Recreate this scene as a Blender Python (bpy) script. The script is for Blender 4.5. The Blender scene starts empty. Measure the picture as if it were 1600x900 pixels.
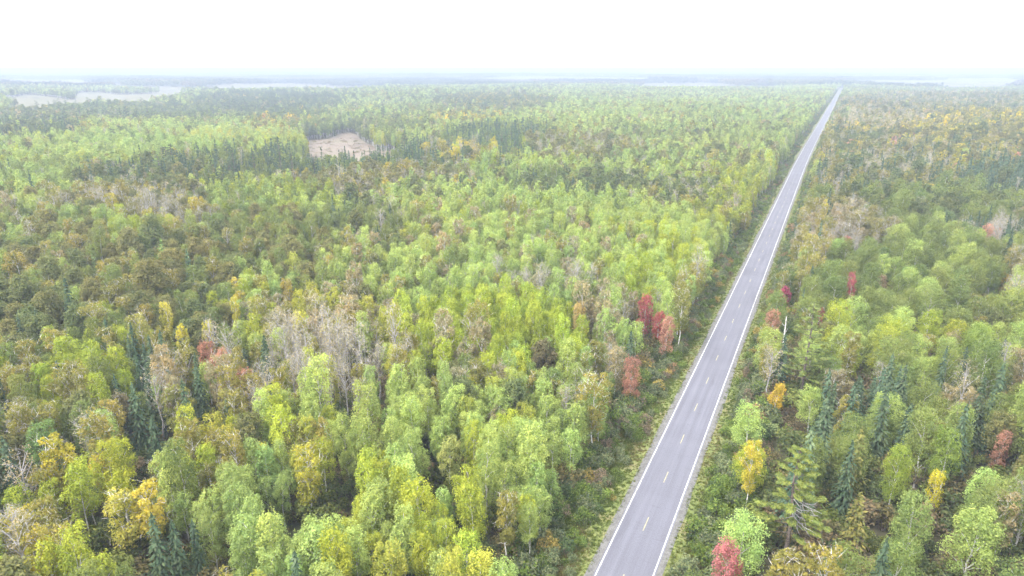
import bpy, math, random
import numpy as np
from mathutils import Vector

# ------------------------------------------------------------------ camera, sky, sun, exposure
SC = bpy.context.scene
COL = SC.collection
R = math.radians
CAM_H = 57.0
F_PX = 1066.7                    # 24 mm lens on a 36 mm sensor, in pixels of the 1600 px photograph
HORIZON = 106.0
PITCH = math.atan((450 - HORIZON) / F_PX)
CP, SP = math.cos(PITCH), math.sin(PITCH)

cam_d = bpy.data.cameras.new('camera')
cam_d.lens = 24.0; cam_d.sensor_width = 36.0
cam_d.clip_start = 0.5; cam_d.clip_end = 90000
cam = bpy.data.objects.new('camera', cam_d); COL.objects.link(cam)
cam.location = (0, 0, CAM_H); cam.rotation_euler = (math.pi / 2 - PITCH, 0, 0)
SC.camera = cam

SUN_EL, SUN_AZ = R(52), R(-128)   # azimuth measured from +Y towards +X: behind the camera, over its left shoulder
w = bpy.data.worlds.new('World'); SC.world = w; w.use_nodes = True
nt = w.node_tree
bg = nt.nodes['Background']
sky = nt.nodes.new('ShaderNodeTexSky'); sky.sky_type = 'NISHITA'; sky.sun_disc = False
sky.sun_elevation = SUN_EL; sky.sun_rotation = SUN_AZ
sky.air_density = 1.0; sky.dust_density = 0.6; sky.ozone_density = 1.0; sky.altitude = 400
hs = nt.nodes.new('ShaderNodeHueSaturation'); hs.inputs['Saturation'].default_value = 0.25
nt.links.new(sky.outputs[0], hs.inputs['Color'])
ovc = nt.nodes.new('ShaderNodeMix'); ovc.data_type = 'RGBA'; ovc.inputs[0].default_value = 0.6      # an even white cloud deck over most of the sky
ovc.inputs[7].default_value = (9.2, 9.4, 9.6, 1)
nt.links.new(hs.outputs[0], ovc.inputs[6]); nt.links.new(ovc.outputs[2], bg.inputs[0])
bg.inputs[1].default_value = 0.105

sd = bpy.data.lights.new('sun', 'SUN'); sd.energy = 1.2; sd.angle = R(14); sd.color = (1.0, 0.95, 0.87)
sun = bpy.data.objects.new('sun', sd); COL.objects.link(sun)
sdir = Vector((math.sin(SUN_AZ) * math.cos(SUN_EL), math.cos(SUN_AZ) * math.cos(SUN_EL), math.sin(SUN_EL)))
sun.rotation_euler = sdir.to_track_quat('Z', 'Y').to_euler()

SC.view_settings.view_transform = 'Standard'; SC.view_settings.look = 'None'
SC.view_settings.exposure = 2.44; SC.view_settings.gamma = 1.0
SC.render.engine = 'CYCLES'
cy = SC.cycles
cy.use_denoising = True; cy.use_adaptive_sampling = True; cy.adaptive_threshold = 0.03
cy.max_bounces = 7; cy.diffuse_bounces = 6; cy.glossy_bounces = 1; cy.transmission_bounces = 6
cy.volume_bounces = 1; cy.transparent_max_bounces = 4
cy.caustics_reflective = False; cy.caustics_refractive = False
SC.render.use_persistent_data = False

RNG = np.random.default_rng(20240923)

# ------------------------------------------------------------------ surveying
def project(x, y, z):
    """world -> photograph pixel (1600 x 900) and depth"""
    zc = y * CP + (CAM_H - z) * SP
    yy = (CAM_H - z) * CP - y * SP
    zc = np.maximum(zc, 1e-3)
    return 800 + F_PX * x / zc, 450 + F_PX * yy / zc, zc

def ground_at(px, py, z=0.0):
    """the point of the level plane at height z that the photograph shows at a pixel"""
    dx = (px - 800) / F_PX; dy = (py - 450) / F_PX
    d = np.array([dx, CP - dy * SP, -SP - dy * CP])
    t = (z - CAM_H) / d[2]
    return d[0] * t, d[1] * t

# the road: straight for 400 m, then a slight bend to the right, and at its far end a curve into the forest
TH = math.atan(515.0 * CP / F_PX)
P0 = np.array(ground_at(976.5, 900.0))
def build_centre():
    pts = [P0 - 160 * np.array([math.sin(TH), math.cos(TH)])]
    a = TH; step = 5.0; s = -160.0
    while s < 2700:
        if 330 < s < 520: a += 0.0128 * step / 190
        if s > 2120: a += 0.9 * step / 420
        pts.append(pts[-1] + step * np.array([math.sin(a), math.cos(a)]))
        s += step
    return np.array(pts)
CL = build_centre()
CT = np.gradient(CL, axis=0); CT /= np.linalg.norm(CT, axis=1)[:, None]
CN = np.stack([CT[:, 1], -CT[:, 0]], 1)          # to the right of travel
CS = np.arange(len(CL)) * 5.0 - 160

def road_lateral(x, y):
    """signed distance to the road's centre line (right positive) and distance along it"""
    x = np.atleast_1d(np.asarray(x, float)); y = np.atleast_1d(np.asarray(y, float))
    s = (x - P0[0]) * math.sin(TH) + (y - P0[1]) * math.cos(TH)
    i = np.clip(((s + 160) / 5).astype(int), 0, len(CL) - 1)
    for _ in range(3):
        dx = x - CL[i, 0]; dy = y - CL[i, 1]
        ds = dx * CT[i, 0] + dy * CT[i, 1]
        i = np.clip((i + np.rint(ds / 5)).astype(int), 0, len(CL) - 1)
    dx = x - CL[i, 0]; dy = y - CL[i, 1]
    lat = dx * CN[i, 0] + dy * CN[i, 1]
    along = dx * CT[i, 0] + dy * CT[i, 1]
    far = np.abs(along) > 6
    lat = np.where(far, np.sign(lat + 1e-9) * np.hypot(dx, dy), lat)
    return lat, CS[i] + along

def smooth(a, b, v):
    t = np.clip((v - a) / (b - a), 0, 1); return t * t * (3 - 2 * t)

def height(x, y):
    x = np.asarray(x, float); y = np.asarray(y, float)
    lat, _ = road_lateral(x.ravel(), y.ravel()); lat = np.abs(lat).reshape(x.shape)
    r = np.hypot(x, y)
    m = smooth(25, 170, lat)
    h = 1.6 * np.sin(x / 61 + 1.3) * np.cos(y / 83 - 0.4) + 1.9 * np.sin(x / 143 + y / 190 + 2) + 2.0 * np.sin(y / 231 - x / 310)
    far = smooth(900, 3000, r)
    h += far * (4.0 * np.sin(x / 900 + 1) * np.cos(y / 760) + 3 * np.sin((x + y) / 520))
    return m * h - 0.1

# ------------------------------------------------------------------ mesh helper
class MB:
    def __init__(s):
        s.v = []; s.q = []; s.t = []; s.lv = []; s.mq = []; s.mt = []; s.n = 0
    def quads(s, V, F, lv, mat=0):
        s.v.append(np.asarray(V, float)); s.q.append(np.asarray(F, int) + s.n); s.mq.append(np.full(len(F), mat))
        s.lv.append(np.broadcast_to(lv, (len(V),)).astype(float)); s.n += len(V)
    def tris(s, V, F, lv, mat=0):
        s.v.append(np.asarray(V, float)); s.t.append(np.asarray(F, int) + s.n); s.mt.append(np.full(len(F), mat))
        s.lv.append(np.broadcast_to(lv, (len(V),)).astype(float)); s.n += len(V)
    def mesh(s, name, mats, smooth_shade=False):
        me = bpy.data.meshes.new(name)
        V = np.concatenate(s.v); lv = np.concatenate(s.lv)
        Q = np.concatenate(s.q) if s.q else np.zeros((0, 4), int)
        T = np.concatenate(s.t) if s.t else np.zeros((0, 3), int)
        mi = np.concatenate(([np.concatenate(s.mq)] if s.q else []) + ([np.concatenate(s.mt)] if s.t else []))
        loops = np.concatenate([Q.ravel(), T.ravel()]).astype(np.int32)
        tot = np.concatenate([np.full(len(Q), 4), np.full(len(T), 3)]).astype(np.int32)
        start = np.concatenate([[0], np.cumsum(tot)[:-1]]).astype(np.int32)
        me.vertices.add(len(V)); me.vertices.foreach_set('co', V.ravel().astype(np.float32))
        me.loops.add(len(loops)); me.loops.foreach_set('vertex_index', loops)
        me.polygons.add(len(tot)); me.polygons.foreach_set('loop_start', start); me.polygons.foreach_set('loop_total', tot)
        me.polygons.foreach_set('material_index', mi.astype(np.int32))
        if smooth_shade: me.polygons.foreach_set('use_smooth', np.ones(len(tot), bool))
        me.update(calc_edges=True)
        at = me.attributes.new('lv', 'FLOAT', 'POINT'); at.data.foreach_set('value', lv.astype(np.float32))
        for m in mats: me.materials.append(m)
        return me

def unit(v): return v / np.maximum(np.linalg.norm(v, axis=-1, keepdims=True), 1e-9)

def leaves(mb, rng, C, N, size, aspect=0.62, jitter=0.55, mat=0, axis=None, tone=None):
    """diamond leaf sprays at C facing N; axis: long direction"""
    n = len(C)
    N = unit(N + jitter * rng.normal(size=(n, 3)))
    A = rng.normal(size=(n, 3)) if axis is None else axis + 0.25 * rng.normal(size=(n, 3))
    T = unit(A - N * np.sum(A * N, 1)[:, None]); B = np.cross(N, T)
    s = (size * rng.uniform(0.65, 1.35, n))[:, None]
    V = np.empty((n, 4, 3))
    V[:, 0] = C + T * s; V[:, 1] = C + B * s * aspect - T * s * 0.1; V[:, 2] = C - T * s; V[:, 3] = C - B * s * aspect + T * s * 0.1
    F = np.arange(n * 4).reshape(n, 4)
    lv = rng.uniform(0, 1, n)
    if tone is not None: lv = 0.55 * lv + 0.45 * tone
    lv = np.repeat(lv, 4)
    mb.quads(V.reshape(-1, 3), F, lv, mat)

def tube(mb, pts, rad, sides=5, lv=0.5, mat=1):
    pts = np.asarray(pts, float); k = len(pts)
    tan = unit(np.gradient(pts, axis=0)); up = np.array([0.31, 0.95, 0.05])
    a = unit(np.cross(tan, up)); b = np.cross(tan, a)
    ang = np.linspace(0, 2 * math.pi, sides, endpoint=False)
    V = pts[:, None] + (np.cos(ang)[None, :, None] * a[:, None] + np.sin(ang)[None, :, None] * b[:, None]) * np.asarray(rad)[:, None, None]
    F = []
    for i in range(k - 1):
        for j in range(sides):
            j2 = (j + 1) % sides
            F.append((i * sides + j, i * sides + j2, (i + 1) * sides + j2, (i + 1) * sides + j))
    mb.quads(V.reshape(-1, 3), F, lv, mat)

def shell(rng, n, c, r, el=1.0, up=0.5):
    """points and outward normals on a clump's surface, more of them on top"""
    d = unit(rng.normal(size=(n, 3))); d[:, 2] = d[:, 2] + up; d = unit(d)
    rr = (rng.uniform(0.3, 1.08, n) ** 0.5)[:, None] * r
    p = c + d * rr * np.array([1, 1, el])
    return p, d

# ------------------------------------------------------------------ tree shapes: each returns (crown MB, trunk MB)
def broadleaf(rng, H=14.0, base=0.38, Rr=2.5, nclump=30, nleaf=2400, leaf=0.2, prof='aspen', el=1.2, trunk_r=0.13, limbs=7, sparse=1.0, twig=0):
    cr, tr = MB(), MB()
    lean = rng.normal(size=2) * 0.25
    zb = H * base
    axis = lambda z: np.array([lean[0] * (z / H) ** 2, lean[1] * (z / H) ** 2, z])
    tz = np.linspace(-0.3, H * (0.93 if prof == 'vase' else 0.84), 7)
    bend = rng.normal(size=(7, 2)) * 0.07; bend[0] = 0
    tp = np.array([axis(max(z, 0)) + np.array([b[0], b[1], min(z, 0)]) for z, b in zip(tz, bend)])
    tube(tr, tp, trunk_r * (1 - np.linspace(0, 1, 7) ** 1.2 * 0.85), 6, 0.5, 0)
    if prof == 'aspen': rad = lambda t: Rr * min(1, (t + 0.05) / 0.28) ** 0.6 * max(0.0, 1 - t) ** 0.5 * 1.12
    elif prof == 'egg': rad = lambda t: Rr * math.sqrt(max(0.02, 1 - (abs(t - 0.42) / 0.62) ** 2.3))
    elif prof == 'dome': rad = lambda t: Rr * math.sqrt(max(0, 1 - (max(t - 0.25, 0) / 0.75) ** 2.2)) * (0.7 + 0.3 * min(1, t / 0.25))
    elif prof == 'vase': rad = lambda t: Rr * (0.35 + 0.65 * min(1, t / 0.6)) * math.sqrt(max(0, 1 - (max(t - 0.6, 0) / 0.42) ** 2))
    cs = []
    off = rng.uniform(0, 6.28)
    for i in range(nclump):
        t = (i + rng.uniform(0.1, 0.9)) / nclump
        t = t ** 0.85 * (0.95 if prof != 'egg' else 0.9)
        r = rad(t); a = off + i * 2.39996 + rng.normal() * 0.35
        rr = r * rng.uniform(0.5, 1.0)
        size = Rr * rng.uniform(0.26, 0.52) * (0.75 + 0.35 * (1 - t))
        c = axis(zb + t * (H - zb)) + np.array([math.cos(a) * rr, math.sin(a) * rr, rng.normal() * 0.2])
        cs.append((c, size))
    cs.append((axis(H * 0.94), Rr * 0.3)); cs.append((axis(H * 0.8), Rr * 0.42))
    W = np.array([s ** 2 for _, s in cs]); W = W / W.sum()
    if prof in ('egg', 'dome', 'aspen'):                           # outer skin of the crown, lumpy
        n = int(nleaf * (0.34 if Rr < 1.85 else 0.2)); nleaf = nleaf * 0.88
        a = rng.uniform(0, 6.283, n); t = rng.uniform(0.02, 1.0, n) ** 0.8
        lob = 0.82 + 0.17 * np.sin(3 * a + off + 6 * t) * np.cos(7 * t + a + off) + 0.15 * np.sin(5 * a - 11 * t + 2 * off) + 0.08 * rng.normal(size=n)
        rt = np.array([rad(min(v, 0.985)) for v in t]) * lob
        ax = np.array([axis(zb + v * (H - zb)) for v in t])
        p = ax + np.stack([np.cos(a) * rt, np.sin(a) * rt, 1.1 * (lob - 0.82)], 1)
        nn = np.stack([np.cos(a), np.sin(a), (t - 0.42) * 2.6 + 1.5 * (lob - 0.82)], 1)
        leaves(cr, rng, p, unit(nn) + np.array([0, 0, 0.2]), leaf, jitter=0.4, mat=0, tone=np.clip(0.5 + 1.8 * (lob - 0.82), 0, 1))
    for (c, s), wgt in zip(cs, W):
        n = max(3, int(nleaf * wgt * rng.uniform(0.5, 1.3) * sparse))
        p, d = shell(rng, n, c, s, el)
        leaves(cr, rng, p, d + np.array([0, 0, 0.25]), leaf, jitter=0.45, mat=0, tone=rng.uniform(0, 1))
    # limbs run from the trunk into clumps
    pick = rng.permutation(len(cs) - 2)[:limbs]
    for i in pick:
        c, s = cs[i]
        z0 = max(zb * 0.85, c[2] - np.hypot(c[0], c[1]) * rng.uniform(0.9, 1.6))
        a0 = axis(z0); mid = (a0 + c) / 2 + np.array([0, 0, 0.25])
        tube(tr, [a0, mid, c + np.array([0, 0, s * (0.5 if prof == 'vase' else 0.1)])], [trunk_r * 0.42, trunk_r * 0.3, trunk_r * 0.1], 4, 0.6, 0)
    if twig:
        k = 0
        n = twig
        idx = rng.integers(0, len(cs), n)
        C = np.array([cs[i][0] for i in idx]); S = np.array([cs[i][1] for i in idx])[:, None]
        d = unit(rng.normal(size=(n, 3)) * np.array([1, 1, 0.5]) + np.array([0, 0, 0.9]) + C * np.array([0.12, 0.12, 0]))
        a0 = C + rng.normal(size=(n, 3)) * S * 0.55; L = rng.uniform(0.5, 1.3, n)[:, None]
        side = unit(np.cross(d, rng.normal(size=(n, 3)))) * rng.uniform(0.012, 0.028, n)[:, None]
        V = np.stack([a0 - side, a0 + side, a0 + d * L], 1).reshape(-1, 3)
        tr.tris(V, np.arange(3 * n).reshape(n, 3), np.repeat(rng.uniform(0.3, 1, n), 3), 0)
    return cr, tr

def spruce(rng, H=11.0, Rr=1.7, levels=22, per=9, n_spray=5, leaf=0.3, trunk_r=0.12, droop=0.28, base=0.08, top=0.0):
    cr, tr = MB(), MB()
    tube(tr, [(0, 0, -0.3), (0, 0, H * 0.5), (0, 0, H * 0.98)], [trunk_r, trunk_r * 0.6, 0.015], 6, 0.5, 0)
    P, N, A = [], [], []
    for l in range(levels):
        t = (l + rng.uniform(-0.3, 0.3)) / levels; t = min(max(t, 0), 0.99)
        z = H * (base + (1 - base) * t); r = Rr * (1 - t) ** 0.85 * rng.uniform(0.86, 1.1) + 0.08
        k = max(4, int(per * (0.5 + 0.5 * (1 - t))))
        for j in range(k):
            a = 6.283 * j / k + rng.uniform(-0.3, 0.3) + l * 0.7
            rl = r * rng.uniform(0.75, 1.12); d = np.array([math.cos(a), math.sin(a), 0])
            m = max(2, int(n_spray * (0.4 + 0.6 * rl / Rr)))
            for q in range(m):
                f = (q + 0.6) / m
                p = d * rl * f + np.array([0, 0, z - droop * rl * f * f * 1.5 + rng.normal() * 0.04]) + np.cross(d, [0, 0, 1]) * rng.normal() * 0.13 * rl * f
                P.append(p); N.append(np.array([d[0] * 0.7, d[1] * 0.7, 0.8])); A.append(d + np.array([0, 0, -droop]))
    for q in range(6):
        P.append(np.array([0, 0, H * (0.94 + 0.012 * q)])); a = q * 2.4; N.append(np.array([math.cos(a), math.sin(a), 0.2])); A.append(np.array([0, 0, 1.0]))
    leaves(cr, rng, np.array(P), np.array(N), leaf, 0.42, 0.35, 0, np.array(A))
    return cr, tr

def pine(rng, H=19.0, nb=34, spray=70, leaf=0.3, spread=3.6, base=0.35, dead=0):
    cr, tr = MB(), MB()
    tp = [(0, 0, -0.3), (rng.normal() * .1, rng.normal() * .1, H * 0.35), (rng.normal() * .15, rng.normal() * .15, H * 0.7), (0, 0, H)]
    tube(tr, tp, [0.3, 0.22, 0.13, 0.02], 7, 0.5, 0)
    for i in range(nb):
        t = (i + rng.uniform(0, 0.8)) / nb
        z = H * (base + (1 - base) * t * 0.97)
        a = i * 2.4 + rng.normal() * 0.4
        L = spread * (0.55 + 0.45 * math.sin(math.pi * min(1, t * 0.8 + 0.25))) * (1 - t) ** 0.45 * rng.uniform(0.6, 1.2) + 0.35
        d = np.array([math.cos(a), math.sin(a), 0.0]); rise = rng.uniform(0.05, 0.28)
        tip = np.array([0, 0, z]) + d * L + np.array([0, 0, L * rise])
        tube(tr, [(0, 0, z), (np.array([0, 0, z]) + tip) / 2 - np.array([0, 0, 0.12 * L]), tip], [0.07, 0.045, 0.015], 4, 0.5, 0)
        for f, wd in ((0.55, 0.75), (0.82, 1.0), (1.0, 0.75)):
            c = np.array([0, 0, z]) + (tip - np.array([0, 0, z])) * f
            n = max(4, int(spray * wd / 3 * (0.5 + L / spread)))
            rr = np.array([0.72, 0.72, 0.42]) * (0.45 + 0.3 * L / spread * 1.6) * wd
            dd = unit(rng.normal(size=(n, 3))); dd[:, 2] = np.abs(dd[:, 2]) * 0.8 - 0.15
            p = c + dd * rr * rng.uniform(0.5, 1.05, (n, 1))
            ax = unit(dd * 0.6 + d + np.array([0, 0, 0.55]))
            leaves(cr, rng, p, dd + np.array([0, 0, 0.9]), leaf, 0.3, 0.45, 0, ax)
    for i in range(dead):                                        # bare grey branches low on one side
        a = -1.9 + rng.normal() * 0.5; z = H * rng.uniform(0.42, 0.62); L = rng.uniform(1.8, 3.4)
        d = np.array([math.cos(a), math.sin(a), 0])
        p1 = np.array([0, 0, z]); p2 = p1 + d * L * 0.5 + np.array([0, 0, -0.3]); p3 = p1 + d * L + np.array([rng.normal() * .3, rng.normal() * .3, 0.25])
        tube(tr, [p1, p2, p3], [0.09, 0.06, 0.02], 4, 1.0, 1)
        for k in range(4):
            e = p2 + (p3 - p2) * rng.uniform(0, 0.9); v = d * 0.5 + rng.normal(size=3) * 0.5
            tube(tr, [e, e + v * 0.5, e + v], [0.035, 0.025, 0.01], 3, 1.0, 1)
    return cr, tr

def shrub(rng, H=2.4, Rr=1.5, ncl=9, nleaf=520, leaf=0.15, sparse=1.0):
    cr, tr = MB(), MB()
    for i in range(ncl):
        a = i * 2.4 + rng.normal() * 0.4; r = Rr * math.sqrt((i + 0.4) / ncl) * 0.75
        h = H * (1 - 0.55 * (r / Rr) ** 1.3) * rng.uniform(0.7, 1.05)
        c = np.array([math.cos(a) * r, math.sin(a) * r, h * 0.66]); s = Rr * rng.uniform(0.3, 0.46)
        p, d = shell(rng, int(nleaf / ncl * sparse), c, s, 1.1 * max(0.8, h * 0.45 / s))
        p[:, 2] = np.maximum(p[:, 2], 0.1)
        leaves(cr, rng, p, d + np.array([0, 0, 0.3]), leaf)
        tube(tr, [(0.1 * math.cos(a), 0.1 * math.sin(a), -0.1), c * np.array([0.5, 0.5, 0.6]), c + np.array([0, 0, s * 0.9])], [0.035, 0.025, 0.008], 3, 0.5, 0)
    return cr, tr

def merge(cr, tr):
    m = MB()
    for src, off in ((cr, 0), (tr, 1)):
        n0 = m.n
        m.v += src.v; m.lv += src.lv
        m.q += [f + n0 for f in src.q]; m.t += [f + n0 for f in src.t]
        m.mq += [a + off for a in src.mq]; m.mt += [a + off for a in src.mt]
        m.n += src.n
    return m

# ------------------------------------------------------------------ materials
def node(nt, t, **kw):
    n = nt.nodes.new(t)
    for k, v in kw.items(): setattr(n, k, v)
    return n

def leaf_material(name, transl=0.45, warm=(1.12, 1.02, 0.8), spread=0.42):
    m = bpy.data.materials.new(name); m.use_nodes = True; nt = m.node_tree; nt.nodes.clear(); L = nt.links.new
    out = node(nt, 'ShaderNodeOutputMaterial')
    tc = node(nt, 'ShaderNodeAttribute', attribute_type='INSTANCER', attribute_name='tcol')
    lv = node(nt, 'ShaderNodeAttribute', attribute_type='GEOMETRY', attribute_name='lv')
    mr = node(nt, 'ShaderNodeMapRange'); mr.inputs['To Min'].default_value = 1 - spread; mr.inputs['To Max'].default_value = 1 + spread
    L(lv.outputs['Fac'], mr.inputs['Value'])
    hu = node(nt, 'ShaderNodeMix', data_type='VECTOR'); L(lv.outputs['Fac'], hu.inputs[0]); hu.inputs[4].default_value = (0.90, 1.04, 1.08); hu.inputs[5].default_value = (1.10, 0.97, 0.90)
    hm = node(nt, 'ShaderNodeVectorMath', operation='MULTIPLY'); L(tc.outputs['Vector'], hm.inputs[0]); L(hu.outputs[1], hm.inputs[1])
    mx = node(nt, 'ShaderNodeVectorMath', operation='SCALE'); L(hm.outputs[0], mx.inputs[0]); L(mr.outputs[0], mx.inputs['Scale'])
    df = node(nt, 'ShaderNodeBsdfDiffuse'); L(mx.outputs[0], df.inputs[0])
    tw = node(nt, 'ShaderNodeVectorMath', operation='MULTIPLY'); L(mx.outputs[0], tw.inputs[0]); tw.inputs[1].default_value = warm
    tl = node(nt, 'ShaderNodeBsdfTranslucent'); L(tw.outputs[0], tl.inputs[0])
    ms = node(nt, 'ShaderNodeMixShader'); ms.inputs[0].default_value = transl
    L(df.outputs[0], ms.inputs[1]); L(tl.outputs[0], ms.inputs[2]); L(ms.outputs[0], out.inputs[0])
    return m

def bark_material(name, c1, c2, scale=3.0):
    m = bpy.data.materials.new(name); m.use_nodes = True; nt = m.node_tree; nt.nodes.clear(); L = nt.links.new
    out = node(nt, 'ShaderNodeOutputMaterial')
    tx = node(nt, 'ShaderNodeTexCoord'); mp = node(nt, 'ShaderNodeMapping'); mp.inputs['Scale'].default_value = (1, 1, 2.5)
    nz = node(nt, 'ShaderNodeTexNoise'); nz.inputs['Scale'].default_value = scale; nz.inputs['Detail'].default_value = 3
    cr = node(nt, 'ShaderNodeValToRGB'); cr.color_ramp.elements[0].position = 0.35; cr.color_ramp.elements[1].position = 0.6
    cr.color_ramp.elements[0].color = (*c1, 1); cr.color_ramp.elements[1].color = (*c2, 1)
    df = node(nt, 'ShaderNodeBsdfDiffuse')
    L(tx.outputs['Object'], mp.inputs[0]); L(mp.outputs[0], nz.inputs[0]); L(nz.outputs[0], cr.inputs[0]); L(cr.outputs[0], df.inputs[0]); L(df.outputs[0], out.inputs[0])
    return m

def noise_material(name, stops, scale, detail=6, coord='Object', stretch=(1, 1, 1), rough=0.9, bump=0.0, fine=None):
    m = bpy.data.materials.new(name); m.use_nodes = True; nt = m.node_tree; L = nt.links.new
    b = nt.nodes['Principled BSDF']; b.inputs['Roughness'].default_value = rough; b.inputs['Specular IOR Level'].default_value = 0.2
    tx = node(nt, 'ShaderNodeTexCoord'); mp = node(nt, 'ShaderNodeMapping'); mp.inputs['Scale'].default_value = stretch
    nz = node(nt, 'ShaderNodeTexNoise'); nz.inputs['Scale'].default_value = scale; nz.inputs['Detail'].default_value = detail; nz.inputs['Roughness'].default_value = 0.6
    cr = node(nt, 'ShaderNodeValToRGB')
    e = cr.color_ramp.elements
    while len(e) < len(stops): e.new(0.5)
    for k, (p, c) in enumerate(stops): e[k].position = p; e[k].color = (*c, 1)
    L(tx.outputs[coord], mp.inputs[0]); L(mp.outputs[0], nz.inputs[0]); L(nz.outputs[0], cr.inputs[0])
    last = cr.outputs[0]
    if fine:
        n2 = node(nt, 'ShaderNodeTexNoise'); n2.inputs['Scale'].default_value = fine[0]; n2.inputs['Detail'].default_value = 4
        L(mp.outputs[0] if len(fine) < 3 else tx.outputs[coord], n2.inputs[0])
        mr = node(nt, 'ShaderNodeMapRange'); mr.inputs['From Min'].default_value = 0.3; mr.inputs['From Max'].default_value = 0.7
        mr.inputs['To Min'].default_value = 1 - fine[1]; mr.inputs['To Max'].default_value = 1 + fine[1]
        L(n2.outputs[0], mr.inputs[0])
        vm = node(nt, 'ShaderNodeVectorMath', operation='SCALE'); L(last, vm.inputs[0]); L(mr.outputs[0], vm.inputs['Scale']); last = vm.outputs[0]
    L(last, b.inputs['Base Color'])
    if bump:
        bp = node(nt, 'ShaderNodeBump'); bp.inputs['Strength'].default_value = bump; bp.inputs['Distance'].default_value = 0.05
        L(nz.outputs[0], bp.inputs['Height']); L(bp.outputs[0], b.inputs['Normal'])
    return m

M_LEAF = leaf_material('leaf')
M_NEEDLE = leaf_material('needle', 0.15, (1, 1, 0.9), 0.35)
M_PALE = bark_material('pale_bark', (0.30, 0.28, 0.25), (0.58, 0.56, 0.52))
M_WHITE = bark_material('birch_bark', (0.22, 0.2, 0.19), (0.68, 0.65, 0.6))
M_BROWN = bark_material('brown_bark', (0.06, 0.05, 0.045), (0.16, 0.13, 0.11))
M_GREY = bark_material('grey_twig', (0.20, 0.188, 0.182), (0.38, 0.36, 0.35))

# ------------------------------------------------------------------ the setting
def struct(name, me, parent=None, label=None):
    o = bpy.data.objects.new(name, me); COL.objects.link(o)
    if parent: o.parent = parent
    else:
        o['kind'] = 'structure'
        if label: o['label'] = label
    return o

M_GROUND = noise_material('forest_floor', [(0.3, (0.05, 0.05, 0.026)), (0.5, (0.09, 0.078, 0.045)), (0.68, (0.065, 0.085, 0.035))], 0.05, 8, fine=(0.5, 0.45))
def build_ground():
    rings = np.concatenate([[0], np.geomspace(12, 1200, 120), np.geomspace(1260, 40000, 90)])
    seg = 480
    ang = np.linspace(0, 2 * math.pi, seg, endpoint=False)
    X = rings[1:, None] * np.sin(ang); Y = rings[1:, None] * np.cos(ang)
    Z = height(X, Y)
    V = np.concatenate([[[0, 0, -0.1]], np.stack([X, Y, Z], -1).reshape(-1, 3)])
    mb = MB()
    k = len(rings) - 1
    i = np.arange(k - 1)[:, None] * seg + 1; j = np.arange(seg)[None]; j2 = (j + 1) % seg
    F = np.stack([i + j, i + seg + j, i + seg + j2, i + j2], -1).reshape(-1, 4)[:, ::-1]
    mb.quads(V, F, 0.5)
    jj = np.arange(seg)
    mb.t.append(np.stack([np.zeros(seg, int), 1 + jj, 1 + (jj + 1) % seg], 1)[:, ::-1]); mb.mt.append(np.zeros(seg, int))
    return struct('ground', mb.mesh('ground', [M_GROUND], True), label='forest floor reaching to the horizon')
build_ground()

def strip(l0, l1, z0, z1, i0=0, i1=None, wob0=0.0, wob1=0.0, mat=None, name='strip', sub=1, seed=0, base=None):
    """a band along the road between two lateral distances; uv = (lateral, along) in metres"""
    i1 = len(CL) if i1 is None else i1
    rg = np.random.default_rng(seed)
    idx = np.arange(i0, i1)
    sm = lambda: np.convolve(rg.normal(size=len(idx) + 4), np.ones(3) / 1.7, 'same')[2:-2]
    a = l0 + wob0 * sm(); b = l1 + wob1 * sm()
    rows = []
    for f in np.linspace(0, 1, sub + 1):
        l = a + (b - a) * f
        rows.append(np.column_stack([CL[idx] + CN[idx] * l[:, None], np.full(len(idx), z0 + (z1 - z0) * f)]))
    V = np.stack(rows, 1).reshape(-1, 3); k = sub + 1
    F = [(i * k + j, i * k + j + 1, (i + 1) * k + j + 1, (i + 1) * k + j) for i in range(len(idx) - 1) for j in range(sub)]
    mb = MB(); mb.quads(V, F, 0.5)
    me = mb.mesh(name, [mat])
    uv = me.uv_layers.new(name='uv')
    lat = np.stack([a + (b - a) * f for f in np.linspace(0, 1, k)], 1).ravel(); al = np.repeat(CS[idx], k)
    vi = np.zeros(len(me.loops), np.int32); me.loops.foreach_get('vertex_index', vi)
    uv.data.foreach_set('uv', np.column_stack([lat[vi], al[vi]]).ravel().astype(np.float32))
    return me

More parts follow.
